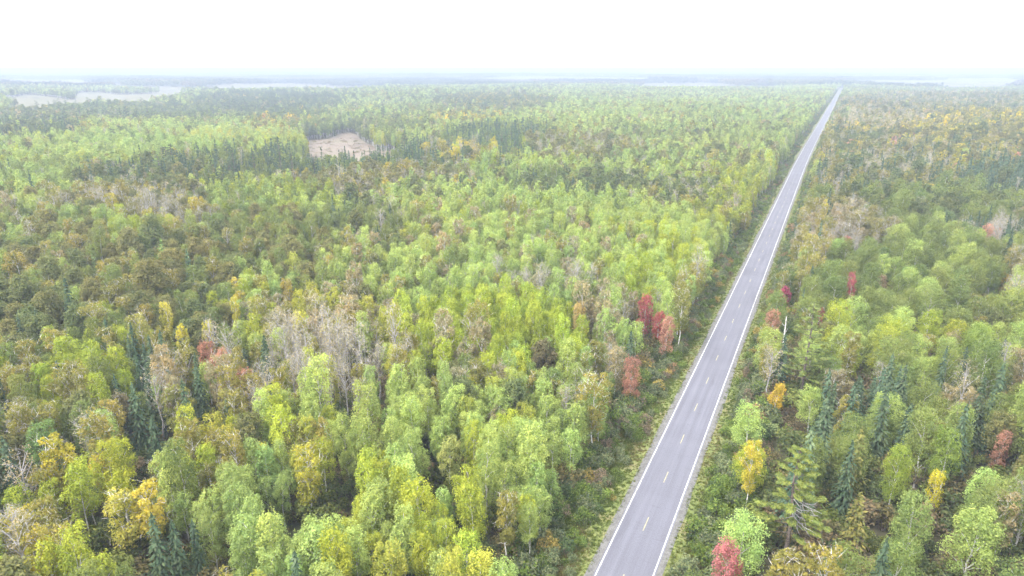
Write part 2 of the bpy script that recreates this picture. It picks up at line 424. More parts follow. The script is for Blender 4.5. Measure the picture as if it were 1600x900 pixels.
def asphalt_material():
    m = bpy.data.materials.new('worn_asphalt'); m.use_nodes = True; nt = m.node_tree; L = nt.links.new
    b = nt.nodes['Principled BSDF']; b.inputs['Roughness'].default_value = 0.82; b.inputs['Specular IOR Level'].default_value = 0.3
    uv = node(nt, 'ShaderNodeUVMap'); uv.uv_map = 'uv'
    def nz(scale, stretch, detail=5):
        mp = node(nt, 'ShaderNodeMapping'); mp.inputs['Scale'].default_value = stretch
        n = node(nt, 'ShaderNodeTexNoise'); n.inputs['Scale'].default_value = scale; n.inputs['Detail'].default_value = detail
        L(uv.outputs[0], mp.inputs[0]); L(mp.outputs[0], n.inputs[0]); return n.outputs[0]
    def rng_(v, a, c, lo, hi):
        mr = node(nt, 'ShaderNodeMapRange'); mr.inputs[1].default_value = a; mr.inputs[2].default_value = c; mr.inputs[3].default_value = lo; mr.inputs[4].default_value = hi
        L(v, mr.inputs[0]); return mr.outputs[0]
    def mul(a, c):
        n = node(nt, 'ShaderNodeMath', operation='MULTIPLY'); L(a, n.inputs[0]); L(c, n.inputs[1]); return n.outputs[0]
    v = rng_(nz(1.6, (1, 0.02, 1), 3), 0.3, 0.7, 0.88, 1.1)          # streaks along the wheel paths
    v = mul(v, rng_(nz(0.12, (0.4, 1, 1)), 0.3, 0.7, 0.93, 1.07))    # patches
    v = mul(v, rng_(nz(6.0, (1, 1, 1)), 0.3, 0.7, 0.9, 1.1))         # aggregate
    sx_ = node(nt, 'ShaderNodeSeparateXYZ'); L(uv.outputs[0], sx_.inputs[0])
    wp = node(nt, 'ShaderNodeMath', operation='MULTIPLY'); L(sx_.outputs[0], wp.inputs[0]); wp.inputs[1].default_value = 2 * math.pi / 1.66
    wc = node(nt, 'ShaderNodeMath', operation='COSINE'); L(wp.outputs[0], wc.inputs[0])
    v = mul(v, rng_(wc.outputs[0], -1, 1, 0.955, 1.045))             # polished wheel paths
    seal = rng_(nz(0.05, (6.0, 1, 1), 2), 0.60, 0.64, 1.0, 0.9)       # sealed patches
    v = mul(v, seal)
    crack = rng_(nz(0.25, (0.15, 1.4, 1), 6), 0.495, 0.503, 0.0, 1.0)
    ab = node(nt, 'ShaderNodeMath', operation='PINGPONG'); L(crack, ab.inputs[0]); ab.inputs[1].default_value = 0.5
    v = mul(v, rng_(ab.outputs[0], 0, 0.5, 1.0, 0.86))
    col = node(nt, 'ShaderNodeVectorMath', operation='SCALE'); col.inputs[0].default_value = (0.107, 0.106, 0.130); L(v, col.inputs['Scale'])
    L(col.outputs[0], b.inputs['Base Color'])
    return m
M_ASPHALT = asphalt_material()
def paint(name, c, wear=0.45):
    m = noise_material(name, [(0.3, tuple(x * wear for x in c)), (0.52, c)], 1.1, 6, stretch=(1, 1, 1), rough=0.7)
    return m
M_WPAINT = paint('white_paint', (0.5, 0.5, 0.49), 0.3); M_YPAINT = paint('yellow_paint', (0.27, 0.25, 0.17), 0.6)
M_GRAVEL = noise_material('gravel', [(0.3, (0.075, 0.073, 0.07)), (0.6, (0.135, 0.13, 0.125))], 1.4, 8, fine=(9, 0.25))
M_VERGE = noise_material('verge_turf', [(0.3, (0.085, 0.11, 0.03)), (0.5, (0.12, 0.135, 0.04)), (0.7, (0.155, 0.13, 0.065))], 0.25, 7, fine=(3, 0.35))

road = struct('road', strip(-3.35, 3.35, 0.40, 0.40, mat=M_ASPHALT, name='road', sub=2), label='straight grey asphalt road running through the forest')
for sgn in (-1, 1):
    o = struct('edge_line', strip(sgn * 3.1 - 0.075, sgn * 3.1 + 0.075, 0.405, 0.405, mat=M_WPAINT, name='edge_line', wob0=0.008, wob1=0.008, seed=3 + sgn), road)
    o['label'] = 'solid white edge line painted along the ' + ('right' if sgn > 0 else 'left') + ' side of the road'
def point_on_road(s, lat):
    f = (s + 160) / 5; i = int(np.clip(math.floor(f), 0, len(CL) - 2)); t = f - i
    return CL[i] * (1 - t) + CL[i + 1] * t + lat * CN[i], CT[i]
dash_me = None
PX0, PY0 = ground_at(1011, 819.0, 0.4)
S_DASH = float(road_lateral(PX0, PY0)[1][0]); PERIOD = 12.25
PERIOD = (float(road_lateral(*ground_at(1180, 421.5, 0.4))[1][0]) - S_DASH) / 11
mb = MB(); mb.quads([(-0.07, -1.5, 0), (0.07, -1.5, 0), (0.075, 1.5, 0), (-0.065, 1.52, 0)], [(0, 1, 2, 3)], 0.5); dash_me = mb.mesh('centre_dash', [M_YPAINT])
for k in range(-3, 62):
    p, t = point_on_road(S_DASH + k * PERIOD, -0.05)
    o = bpy.data.objects.new('centre_dash', dash_me); COL.objects.link(o); o.parent = road
    o.location = (p[0], p[1], 0.406); o.rotation_euler = (0, 0, -math.atan2(t[0], t[1]))
o = struct('gravel_shoulder', strip(-4.25, -3.35, 0.36, 0.395, mat=M_GRAVEL, name='gravel_shoulder', wob0=0.12, seed=7), label='grey gravel shoulder along the left side of the road')
o = struct('gravel_shoulder', strip(3.35, 4.15, 0.395, 0.36, mat=M_GRAVEL, name='gravel_shoulder', wob1=0.12, seed=8), label='pale gravel shoulder along the right side of the road')
struct('grass_verge', strip(-17, -4.0, -0.25, 0.34, mat=M_VERGE, name='grass_verge', sub=4, seed=9), label='green grassy verge between the left tree line and the road')
struct('grass_verge', strip(3.95, 15, 0.34, -0.25, mat=M_VERGE, name='grass_verge', sub=4, seed=10), label='green grassy verge between the road and the right tree line')

# clearings: outline given where the photograph shows their ground
def marsh(name, cx, cy, rx, ry, mat, label, n=40, seed=0):
    rg = np.random.default_rng(seed); a = np.linspace(0, 2 * math.pi, n, endpoint=False)
    wob = 1 + 0.2 * np.sin(3 * a + seed) + 0.12 * np.sin(5 * a + 2 * seed) + 0.08 * np.sin(9 * a + 3 * seed)
    pts = [ground_at(cx + rx * w * math.cos(t), cy + ry * w * math.sin(t)) for t, w in zip(a, wob)]
    P = np.array(pts); c = P.mean(0)
    rows = [c + (P - c) * f for f in (1.0, 0.66, 0.33)]
    XY = np.concatenate(rows + [[c]])
    Z = height(XY[:, 0], XY[:, 1]) + 0.25
    V = np.column_stack([XY, Z]); mb = MB()
    j = np.arange(n); j2 = (j + 1) % n
    F = np.concatenate([np.stack([j + r * n, j2 + r * n, j2 + (r + 1) * n, j + (r + 1) * n], 1)[:, ::-1] for r in range(2)])
    mb.quads(V, F, 0.5); mb.t.append(np.stack([j + 2 * n, j2 + 2 * n, np.full(n, 3 * n)], 1)[:, ::-1]); mb.mt.append(np.zeros(n, int))
    struct(name, mb.mesh(name, [mat]), label=label)
    return P
M_STRAW = noise_material('dry_sedge', [(0.3, (0.115, 0.088, 0.066)), (0.5, (0.15, 0.118, 0.09)), (0.7, (0.125, 0.112, 0.065))], 0.03, 6, fine=(0.4, 0.3))
M_MEADOW = noise_material('pale_meadow', [(0.3, (0.085, 0.085, 0.04)), (0.6, (0.12, 0.105, 0.058))], 0.02, 6, fine=(0.3, 0.25))
CLEAR = []
for i, (cx, rx, yt, yb, mt, lb) in enumerate([       # the rows between which its ground shows; the trees in front hide the rest
        (540, 84, 211, 233, M_STRAW, 'straw coloured marsh clearing among the dark pines'),
        (75, 75, 152, 160, M_MEADOW, 'pale meadow strip behind the blue pine ridge at the left edge'),
        (200, 90, 143.5, 150, M_MEADOW, 'long pale green meadow beyond the pine ridge'),
        (1490, 150, 123.5, 131, M_MEADOW, 'bright stubble field near the horizon right of the road'),
        (430, 200, 132, 137.5, M_MEADOW, 'pale field band near the horizon on the left'),
        (60, 120, 125, 131, M_MEADOW, 'pale field close under the horizon at the left edge'),
        (1080, 120, 129.5, 133, M_MEADOW, 'thin pale field under the far dark tree strip'),
        ]):
    yb = HORIZON + (yb - HORIZON) * (1.42 if i == 0 else 1.36)
    cy, ry = (yt + yb) / 2, (yb - yt) / 2
    CLEAR.append(marsh('meadow', cx, cy, rx, ry, mt, lb, seed=i + 1))

def inside(poly, x, y):
    c = np.zeros(len(x), bool); n = len(poly); j = n - 1
    for i in range(n):
        xi, yi = poly[i]; xj, yj = poly[j]
        with np.errstate(divide='ignore', invalid='ignore'):
            c ^= ((yi > y) != (yj > y)) & (x < (xj - xi) * (y - yi) / (yj - yi + 1e-12) + xi)
        j = i
    return c

# ------------------------------------------------------------------ foliage colours (albedo) by class
CLS = {  # class: (kind, colour words, albedo)
    'Ap': ('aspen', 'pale green', (0.278, 0.352, 0.104)),
    'Ac': ('aspen', 'cool green', (0.225, 0.305, 0.100)),
    'Am': ('aspen', 'mid green', (0.165, 0.208, 0.064)),
    'Al': ('aspen', 'lime green', (0.275, 0.325, 0.048)),
    'Ay': ('aspen', 'yellow green', (0.31,0.325,0.06)),
    'By': ('birch', 'golden yellow', (0.350, 0.310, 0.045)),
    'Bo': ('birch', 'olive gold', (0.225, 0.215, 0.058)),
    'Bt': ('birch', 'tan', (0.255, 0.228, 0.125)),
    'Ok': ('oak', 'olive brown', (0.172, 0.174, 0.068)),
    'Og': ('oak', 'dull green', (0.135, 0.162, 0.066)),
    'Gr': ('bare', 'grey', (0.300,0.275,0.165)),
    'Sp': ('spruce', 'blue green', (0.074, 0.108, 0.062)),
    'Ta': ('tamarack', 'bright green', (0.168, 0.248, 0.073)),
    'Pi': ('pine', 'deep green', (0.090, 0.125, 0.062)),
    'Ce': ('cedar', 'bronze green', (0.150,0.145,0.045)),
    'Mr': ('maple', 'crimson', (0.320, 0.095, 0.100)),
    'Mp': ('maple', 'salmon pink', (0.400, 0.225, 0.160)),
    'Mo': ('maple', 'orange', (0.350, 0.225, 0.095)),
}
CODES = list(CLS)
# stands of the forest, as the photograph lays them out (centre, half widths, mix); later ones win
BASE_L = dict(Ap=.5, Am=.17, Al=.08, Bo=.08, Gr=.04, Sp=.04, Ok=.06, Ay=.03)
BASE_R = dict(Am=.5, Ap=.2, Bo=.1, Sp=.07, Ok=.08, Gr=.03, Al=.02)
STANDS = [
    (300, 150, 700, 45, .8, dict(Ap=.35, Am=.25, Og=.25, Pi=.1, Bo=.05)),
    (1050, 190, 260, 70, .85, dict(Ap=.5, Am=.3, Og=.12, Bo=.08)),
    (1470, 165, 170, 22, .9, dict(Og=.4, Sp=.15, Gr=.15, Bo=.2, Ok=.1)),
    (1450, 240, 190, 65, .95, dict(Bo=.28, Ok=.16, Gr=.04, Og=.2, Sp=.1, By=.08, Bt=.08, Mp=.06)),
    (1520, 205, 110, 30, .8, dict(Bo=.45, By=.3, Ok=.15, Og=.1)),
    (1380, 190, 80, 18, .7, dict(Gr=.4, Bo=.2, Ok=.2, Og=.2)),
    (1565, 285, 70, 26, .95, dict(Sp=.7, Og=.3)),
    (1380, 280, 110, 35, .9, dict(Bo=.3, Og=.35, Sp=.15, Gr=.2)),
    (1310, 350, 85, 30, .95, dict(Gr=.35, Bo=.3, Bt=.15, Ok=.15, Sp=.05)),
    (1480, 325, 140, 28, .97, dict(Am=.75, Og=.25)),
    (1560, 362, 70, 14, .9, dict(Sp=.5, Gr=.4, Mp=.1)),
    (1270, 405, 45, 32, .95, dict(Bo=.7, Bt=.15, Sp=.15)),
    (1260, 460, 50, 50, .9, dict(Am=.55, Sp=.25, Bo=.2)),
    (1430, 410, 150, 40, .97, dict(Am=.8, Ap=.2)),
    (1470, 480, 150, 70, .97, dict(Am=.75, Ap=.25)),
    (1400, 540, 110, 50, .97, dict(Ap=.55, Al=.25, Am=.2)),
    (1500, 620, 120, 60, .9, dict(Am=.8, Og=.1, Sp=.1)),
    (1370, 618, 100, 34, .92, dict(Sp=.85, Am=.15)),
    (1540, 640, 50, 40, .7, dict(Sp=.6, Am=.3, Mp=.1)),
    (1200, 640, 70, 60, .8, dict(Ap=.5, Am=.4, Bo=.1)),
    (1400, 690, 160, 60, .9, dict(Am=.72, Ap=.18, Sp=.1)),
    (1310, 770, 60, 80, .9, dict(Ce=.45, Sp=.3, Pi=.03, Am=.22)),
    (1330, 850, 80, 60, .85, dict(Ce=.6, Gr=.1, Am=.3)),
    (1480, 790, 110, 80, .92, dict(Am=.8, Ap=.15, Sp=.05)),
    (1540, 860, 100, 70, .92, dict(Ap=.4, Am=.55, Bt=.05)),
    (1130, 870, 60, 40, .8, dict(Bo=.5, Bt=.3, Gr=.2)),
    # left of the road, far to near
    (250, 178, 270, 16, .93, dict(Pi=.3, Og=.4, Am=.3)),
    (420, 158, 120, 12, .9, dict(Pi=.6, Og=.4)),
    (770, 160, 100, 12, .9, dict(Og=.55, Bo=.25, Pi=.2)),
    (730, 186, 60, 12, .7, dict(By=.4, Bo=.3, Og=.3)),
    (40, 208, 90, 22, .8, dict(Og=.5, Pi=.3, Sp=.2)),
    (350, 205, 220, 16, .85, dict(Ap=.7, Am=.2, Bo=.1)),
    (440, 195, 60, 10, .6, dict(Bo=.6, By=.2, Mo=.2)),
    (360, 220, 70, 9, .8, dict(Ay=.5, Ap=.5)),
    (160, 245, 190, 24, .9, dict(Ap=.75, Am=.25)),
    (560, 200, 120, 12, .85, dict(Am=.5, Og=.5)),
    (120, 300, 140, 26, .9, dict(Ap=.6, Am=.4)),
    (215, 300, 105, 24, .93, dict(Sp=.45, Og=.3, Am=.25)),
    (370, 282, 125, 26, .95, dict(Pi=.12, Sp=.58, Am=.3)),
    (520, 260, 115, 24, .95, dict(Pi=.12, Sp=.58, Am=.3)),
    (640, 248, 100, 25, .95, dict(Pi=.15, Sp=.55, Am=.3)),
    (780, 224, 90, 26, .95, dict(Pi=.15, Sp=.55, Am=.3)),
    (720, 245, 60, 14, .7, dict(By=.3, Bo=.4, Gr=.3)),
    (910, 235, 90, 18, .9, dict(Ok=.4, Gr=.3, Bo=.3)),
    (640, 280, 95, 14, .9, dict(Bo=.4, Ok=.3, Gr=.2, By=.1)),
    (510, 298, 115, 16, .93, dict(Bo=.4, Gr=.35, Ok=.15, By=.1)),
    (250, 345, 175, 34, .93, dict(Gr=.4, Bo=.25, Ok=.25, By=.05, Og=.05)),
    (700, 300, 100, 20, .85, dict(Ap=.5, Og=.2, Gr=.2, By=.1)),
    (925, 290, 120, 17, .93, dict(Og=.6, Am=.3, Sp=.1)),
    (1130, 310, 60, 45, .9, dict(Al=.6, Am=.3, Bo=.1)),
    (1060, 300, 60, 18, .8, dict(Gr=.3, Og=.4, Am=.3)),
    (850, 350, 250, 45, .93, dict(Ap=.8, Am=.1, Al=.1)),
    (560, 365, 85, 48, .95, dict(Am=.5, Og=.25, Sp=.2, Gr=.05)),
    (430, 325, 110, 32, .95, dict(Al=.3, Am=.4, Ap=.3)),
    (80, 400, 130, 50, .9, dict(Am=.35, Bo=.2, Ap=.2, Ok=.25)),
    (240, 385, 75, 20, .93, dict(Al=.6, Ap=.4)),
    (400, 370, 70, 30, .9, dict(Am=.7, Ok=.3)),
    (300, 455, 170, 75, .96, dict(Ok=.32, Og=.28, Bo=.18, Am=.22)),
    (120, 470, 150, 70, .94, dict(Ok=.28, Bo=.27, Og=.2, Am=.25)),
    (60, 520, 90, 40, .9, dict(Og=.5, Ok=.4, Sp=.1)),
    (460, 400, 50, 60, .9, dict(Am=.5, Ok=.5)),
    (420, 490, 70, 45, .94, dict(Ap=.5, Al=.2, Bo=.2, By=.1)),
    (600, 450, 110, 60, .92, dict(Ap=.6, Am=.3, Bo=.1)),
    (800, 420, 200, 60, .93, dict(Ap=.85, Am=.15)),
    (870, 445, 110, 24, .85, dict(Bt=.25, Bo=.2, Gr=.2, Am=.35)),
    (1030, 415, 85, 50, .95, dict(Al=.55, Ap=.45)),
    (1085, 470, 30, 50, .8, dict(Bo=.45, Gr=.25, Mo=.03, Og=.27)),
    (650, 500, 70, 40, .9, dict(Ap=.6, Am=.4)),
    (960, 500, 70, 50, .9, dict(Bo=.35, Bt=.25, Ap=.33, Gr=.07)),
    (960, 590, 60, 50, .9, dict(Bo=.32, Gr=.1, Bt=.2, Mp=.14, Am=.24)),
    (770, 525, 150, 62, .98, dict(Al=1.0)),
    (500, 505, 120, 36, .92, dict(Bt=.3, Ay=.45, Bo=.25)),
    (525, 576, 122, 52, .97, dict(Gr=.88, Ay=.12)),
    (180, 560, 130, 40, .9, dict(Am=.5, Al=.2, Bo=.2, Sp=.1)),
    (90, 610, 130, 45, .92, dict(Al=.4, Bo=.3, Am=.15, Sp=.15)),
    (225, 572, 32, 36, .9, dict(Sp=.9, Am=.1)),
    (350, 600, 100, 55, .95, dict(Gr=.35, Sp=.22, Bo=.2, Bt=.13, Mp=.1)),
    (240, 650, 90, 40, .9, dict(Bt=.3, Sp=.3, Bo=.3, Gr=.1)),
    (80, 700, 110, 50, .92, dict(Am=.5, Bo=.25, Sp=.15, Gr=.1)),
    (190, 720, 90, 40, .9, dict(Bo=.5, Am=.2, Gr=.2, Sp=.1)),
    (350, 715, 120, 55, .94, dict(Bo=.4, Ay=.35, Al=.25)),
    (640, 650, 140, 60, .95, dict(Ap=.75, Ac=.1, Al=.15)),
    (900, 640, 60, 60, .92, dict(Ap=.6, Am=.3, Gr=.1)),
    (770, 645, 75, 40, .85, dict(Ay=.6, Ap=.4)),
    (480, 730, 60, 45, .9, dict(Al=.4, By=.4, Ay=.2)),
    (110, 810, 170, 110, .95, dict(Bo=.32, By=.3, Al=.33, Gr=.05)),
    (195, 800, 72, 62, .95, dict(By=.8, Bo=.2)),
    (50, 870, 90, 50, .9, dict(Bo=.38, Gr=.2, By=.2, Al=.22)),
    (420, 815, 120, 105, .97, dict(Ac=.85, Ap=.15)),
    (275, 870, 40, 50, .9, dict(Sp=.5, Ac=.5)),
    (740, 760, 200, 130, .98, dict(Ap=.85, Al=.15)),
    (640, 830, 150, 90, .9, dict(Al=.55, Ap=.45)),
    (780, 860, 110, 70, .8, dict(Al=.5, Ay=.2, Ap=.3)),
]

def classes_at(px, py, lat, rng):
    n = len(px)
    jit = np.clip((py - HORIZON) / 500, 0.05, 1.2)
    qx = px + rng.normal(size=n) * 9 * jit; qy = py + rng.normal(size=n) * 5 * jit
    def draw(mix, k):
        ks = [CODES.index(c) for c in mix]; p = np.array(list(mix.values())); return rng.choice(ks, size=k, p=p / p.sum())
    out = np.where(lat < 0, draw(BASE_L, n), draw(BASE_R, n))
    for cx, cy_, rx, ry, pr, mix in STANDS:
        m = (((qx - cx) / rx) ** 2 + ((qy - cy_) / ry) ** 2 < 1) & (rng.random(n) < pr)
        m &= (lat < 0) == (cx < 976.5 + (900 - cy_) * 0.4265)
        if m.any(): out[m] = draw(mix, int(m.sum()))
    return out

# ------------------------------------------------------------------ tree meshes by kind and level of detail
KIND = {
    'aspen': dict(bark=M_PALE, leafm=M_LEAF), 'birch': dict(bark=M_WHITE, leafm=M_LEAF), 'oak': dict(bark=M_BROWN, leafm=M_LEAF),
    'bare': dict(bark=M_GREY, leafm=M_LEAF), 'spruce': dict(bark=M_BROWN, leafm=M_NEEDLE), 'tamarack': dict(bark=M_BROWN, leafm=M_NEEDLE),
    'pine': dict(bark=M_BROWN, leafm=M_NEEDLE), 'cedar': dict(bark=M_BROWN, leafm=M_NEEDLE), 'maple': dict(bark=M_PALE, leafm=M_LEAF),
    'broad_aspen': dict(bark=M_PALE, leafm=M_LEAF), 'shrub': dict(bark=M_BROWN, leafm=M_LEAF),
}
def make(kind, rng, lod):
    q = (1.0, 0.26, 0.06)[lod]; z = (1.0, 1.9, 3.8)[lod]          # share of leaves, size of leaves
    nc = (1.0, 0.75, 0.45)[lod]; lim = (1, 0.5, 0)[lod]
    u = rng.uniform
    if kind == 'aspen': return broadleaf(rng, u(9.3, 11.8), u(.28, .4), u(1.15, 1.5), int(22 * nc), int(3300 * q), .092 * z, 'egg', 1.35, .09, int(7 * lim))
    if kind == 'broad_aspen': return broadleaf(rng, u(10, 12.5), u(.22, .34), u(1.9, 2.5), int(36 * nc), int(6600 * q), .1 * z, 'egg', 1.2, .14, int(8 * lim))
    if kind == 'maple': return broadleaf(rng, u(8.3, 10.5), u(.2, .3), u(1.4, 1.8), int(20 * nc), int(3400 * q), .115 * z, 'egg', 1.2, .11, int(7 * lim))
    if kind == 'birch': return broadleaf(rng, u(9.5, 11.8), u(.28, .38), u(1.55, 2.05), int(28 * nc), int(3000 * q), .14 * z, 'vase', 1.1, .11, int(12 * lim), 1.0, int(160 * q))
    if kind == 'oak': return broadleaf(rng, u(9.5, 11.5), u(.32, .42), u(1.95, 2.5), int(36 * nc), int(5200 * q), .155 * z, 'dome', 0.95, .17, int(8 * lim))
    if kind == 'bare': return broadleaf(rng, u(10.5, 13), u(.42, .52), u(1.2, 1.7), int(22 * nc), int(420 * q), .105 * z, 'vase', 1.6, .13, int(13 * (1, .7, .3)[lod]), 1.0, int(190 * (1, .5, .25)[lod]))
    if kind == 'spruce': return spruce(rng, u(9.5, 12.5), u(1.6, 2.1), (28, 18, 9)[lod], (11, 9, 6)[lod], (6, 4, 3)[lod], .27 * (1, 1.5, 2.5)[lod])
    if kind == 'tamarack': return spruce(rng, u(11, 13), u(1.9, 2.4), (24, 15, 8)[lod], (11, 8, 6)[lod], (6, 4, 2)[lod], .27 * (1, 1.5, 2.6)[lod], droop=0.1)
    if kind == 'cedar': return spruce(rng, u(9, 11.5), u(1.7, 2.2), (26, 15, 8)[lod], (11, 8, 6)[lod], (6, 4, 2)[lod], .25 * (1, 1.5, 2.6)[lod], droop=-0.35)
    if kind == 'pine': return pine(rng, u(13, 16), (34, 26, 14)[lod], (120, 44, 16)[lod], .23 * (1, 1.7, 3.0)[lod], u(2.5, 3.1), .3)
    if kind == 'shrub': return shrub(rng, u(1.7, 2.8), u(1.2, 1.7), (9, 6, 4)[lod], int(560 * (1, .4, .2)[lod]), .125 * (1, 1.5, 2.2)[lod])
NVAR = {'broad_aspen': 7, 'aspen': 9, 'birch': 7, 'oak': 6, 'bare': 6, 'spruce': 6, 'maple': 5, 'pine': 5, 'shrub': 7, 'cedar': 4, 'tamarack': 3}
NEAR = {}          # kind -> [(crown mesh, trunk mesh)]
ALLC = {}
LODC = {}          # (kind, lod) -> collection of joined trees
VRNG = np.random.default_rng(77)
for kind, kd in KIND.items():
    NEAR[kind] = []; ALLC[kind] = bpy.data.collections.new(f'{kind}_shapes')
    for lod in (0, 1, 2):
        c = bpy.data.collections.new(f'{kind}_shapes_{lod}')
        for v in range(NVAR[kind] if lod < 2 else 4):
            cr, tr = make(kind, VRNG, lod)
            if lod == 0: NEAR[kind].append((cr.mesh(kind + '_crown', [kd['leafm']]), tr.mesh(kind + '_trunk', [kd['bark']], True)))
            me = merge(cr, tr).mesh(kind, [kd['leafm'], kd['bark']])
            ob = bpy.data.objects.new(f'{kind}_{lod}_{v:02d}', me); c.objects.link(ob); ALLC[kind].objects.link(ob)
        LODC[kind, lod] = c

# ------------------------------------------------------------------ where the trees stand
def lattice(r0, r1, sp, rng, half=46.0):
    """jittered lattice over the sector of ground in front of the camera between two depths"""
    xs = np.arange(-r1, r1, sp); ys = np.arange(-30, r1, sp * 0.9)
    X, Y = np.meshgrid(xs, ys); X = X + (np.arange(len(ys)) % 2)[:, None] * sp / 2
    X = X.ravel(); Y = Y.ravel()
    r = np.hypot(X, Y); m = (r >= r0) & (r < r1) & (np.abs(X) < (Y + 40) * math.tan(R(half)) + 10) & (Y > 18)
    X = X[m]; Y = Y[m]
    return X + rng.uniform(-.42, .42, len(X)) * sp, Y + rng.uniform(-.42, .42, len(X)) * sp

class Trees: pass
def plant(r0, r1, sp, rng):
    x, y = lattice(r0, r1, sp, rng)
    lat, s = road_lateral(x, y)
    wob = 1.4 * np.sin(s / 17.0) + 1.2 * np.sin(s / 6.3 + lat * 0)
    m = (lat < -(10.2 + wob)) | (lat > 9.4 + wob * 0.8)
    for P in CLEAR:
        b0 = P.min(0); b1 = P.max(0)
        bb = (x > b0[0]) & (x < b1[0]) & (y > b0[1]) & (y < b1[1])
        if bb.any():
            ii = np.where(bb)[0]; m[ii[inside(P, x[ii], y[ii])]] = False
    m &= rng.random(len(x)) > 0.05
    x = x[m]; y = y[m]; lat = lat[m]
    px, py, zc = project(x, y, 8.0)
    cls = classes_at(px, py, lat, rng)
    odd = (np.sin(x / 31 + 2 * np.sin(y / 47)) * np.sin(y / 39 + 1.5 * np.sin(x / 53)) > 0.1) & (rng.random(len(x)) < 0.15) & (py < 640)
    cls[odd] = rng.choice([CODES.index(c) for c in ('Bo', 'Bt', 'Bo', 'Og', 'Ok', 'Bo', 'Gr', 'Bt')], int(odd.sum()))
    t = Trees(); t.x, t.y, t.lat, t.px, t.py, t.zc, t.cls = x, y, lat, px, py, zc, cls
    # narrow-crowned kinds thin out less, broad ones more
    return t

def tints(cls, rng):
    n = len(cls)
    base = np.array([CLS[c][2] for c in CODES])[cls]
    br = np.exp(rng.normal(size=n) * 0.10)[:, None]
    hue = rng.normal(size=n)[:, None] * np.array([0.05, 0.01, -0.02])
    return np.clip(base * br * (1 + hue), 0.005, 0.6)

def scatter(name, x, y, z, vi, rz, sc, col, coll, label, category):
    me = bpy.data.meshes.new(name); n = len(x)
    me.vertices.add(n); me.vertices.foreach_set('co', np.column_stack([x, y, z]).ravel().astype(np.float32))
    a = me.attributes.new('vi', 'INT', 'POINT'); a.data.foreach_set('value', vi.astype(np.int32))
    a = me.attributes.new('rz', 'FLOAT', 'POINT'); a.data.foreach_set('value', rz.astype(np.float32))
    a = me.attributes.new('sc', 'FLOAT_VECTOR', 'POINT'); a.data.foreach_set('vector', sc.ravel().astype(np.float32))
    a = me.attributes.new('tcol', 'FLOAT_VECTOR', 'POINT'); a.data.foreach_set('vector', col.ravel().astype(np.float32))
    o = bpy.data.objects.new(name, me); COL.objects.link(o)
    o['kind'] = 'stuff'; o['label'] = label; o['category'] = category
    g = bpy.data.node_groups.new(name, 'GeometryNodeTree')
    g.interface.new_socket('Geometry', in_out='INPUT', socket_type='NodeSocketGeometry'); g.interface.new_socket('Geometry', in_out='OUTPUT', socket_type='NodeSocketGeometry')
    gi = g.nodes.new('NodeGroupInput'); go = g.nodes.new('NodeGroupOutput'); L = g.links.new
    ci = g.nodes.new('GeometryNodeCollectionInfo'); ci.inputs['Collection'].default_value = coll
    ci.inputs['Separate Children'].default_value = True; ci.inputs['Reset Children'].default_value = True
    ip = g.nodes.new('GeometryNodeInstanceOnPoints'); ip.inputs['Pick Instance'].default_value = True
    def na(nm, ty):
        k = g.nodes.new('GeometryNodeInputNamedAttribute'); k.data_type = ty; k.inputs['Name'].default_value = nm; return k.outputs[0]
    cx = g.nodes.new('ShaderNodeCombineXYZ'); L(na('rz', 'FLOAT'), cx.inputs[2])
    L(gi.outputs[0], ip.inputs['Points']); L(ci.outputs[0], ip.inputs['Instance'])
    L(na('vi', 'INT'), ip.inputs['Instance Index']); L(cx.outputs[0], ip.inputs['Rotation']); L(na('sc', 'FLOAT_VECTOR'), ip.inputs['Scale'])
    L(ip.outputs[0], go.inputs[0])
    md = o.modifiers.new('scatter', 'NODES'); md.node_group = g
    return o

def empty(name, loc, rz, sc):
    o = bpy.data.objects.new(name, None); COL.objects.link(o)
    o.location = loc; o.rotation_euler = (0, 0, rz); o.scale = sc; o.empty_display_size = 0.5
    return o

NAME = {'broad_aspen': 'aspen_tree', 'aspen': 'aspen_tree', 'birch': 'birch_tree', 'oak': 'oak_tree', 'bare': 'bare_tree', 'spruce': 'spruce_tree', 'tamarack': 'tamarack_tree',
        'pine': 'pine_tree', 'cedar': 'cedar_tree', 'maple': 'maple_tree', 'shrub': 'roadside_shrub'}
GROUP = {'broad_aspen': 'broad aspens right of the road', 'aspen': 'aspens of the near forest', 'birch': 'birches of the near forest', 'oak': 'oaks of the near forest', 'bare': 'sparse grey trees of the near forest',
         'spruce': 'spruces of the near forest', 'tamarack': 'tamaracks of the near forest', 'pine': 'pines of the near forest', 'cedar': 'cedars of the near forest',
         'maple': 'maples of the near forest', 'shrub': 'shrubs along the road'}
def individual(kind, vi, x, y, rz, sc, col, label, meshes=None):
    cm, tm = meshes or NEAR[kind][vi % len(NEAR[kind])]
    e = empty(NAME[kind], (x, y, float(height(np.array([x]), np.array([y]))[0])), rz, sc)
    a = bpy.data.objects.new('foliage' if kind == 'shrub' else 'crown', cm); COL.objects.link(a); a.parent = e; a['tcol'] = [float(c) for c in col]
    b = bpy.data.objects.new('stems' if kind == 'shrub' else 'trunk', tm); COL.objects.link(b); b.parent = e; b['tcol'] = [0.2, 0.2, 0.2]
    e['label'] = label; e['category'] = {'shrub': 'shrub', 'bare': 'bare tree', 'broad_aspen': 'aspen tree'}.get(kind, kind + ' tree'); e['group'] = GROUP[kind]
    return e

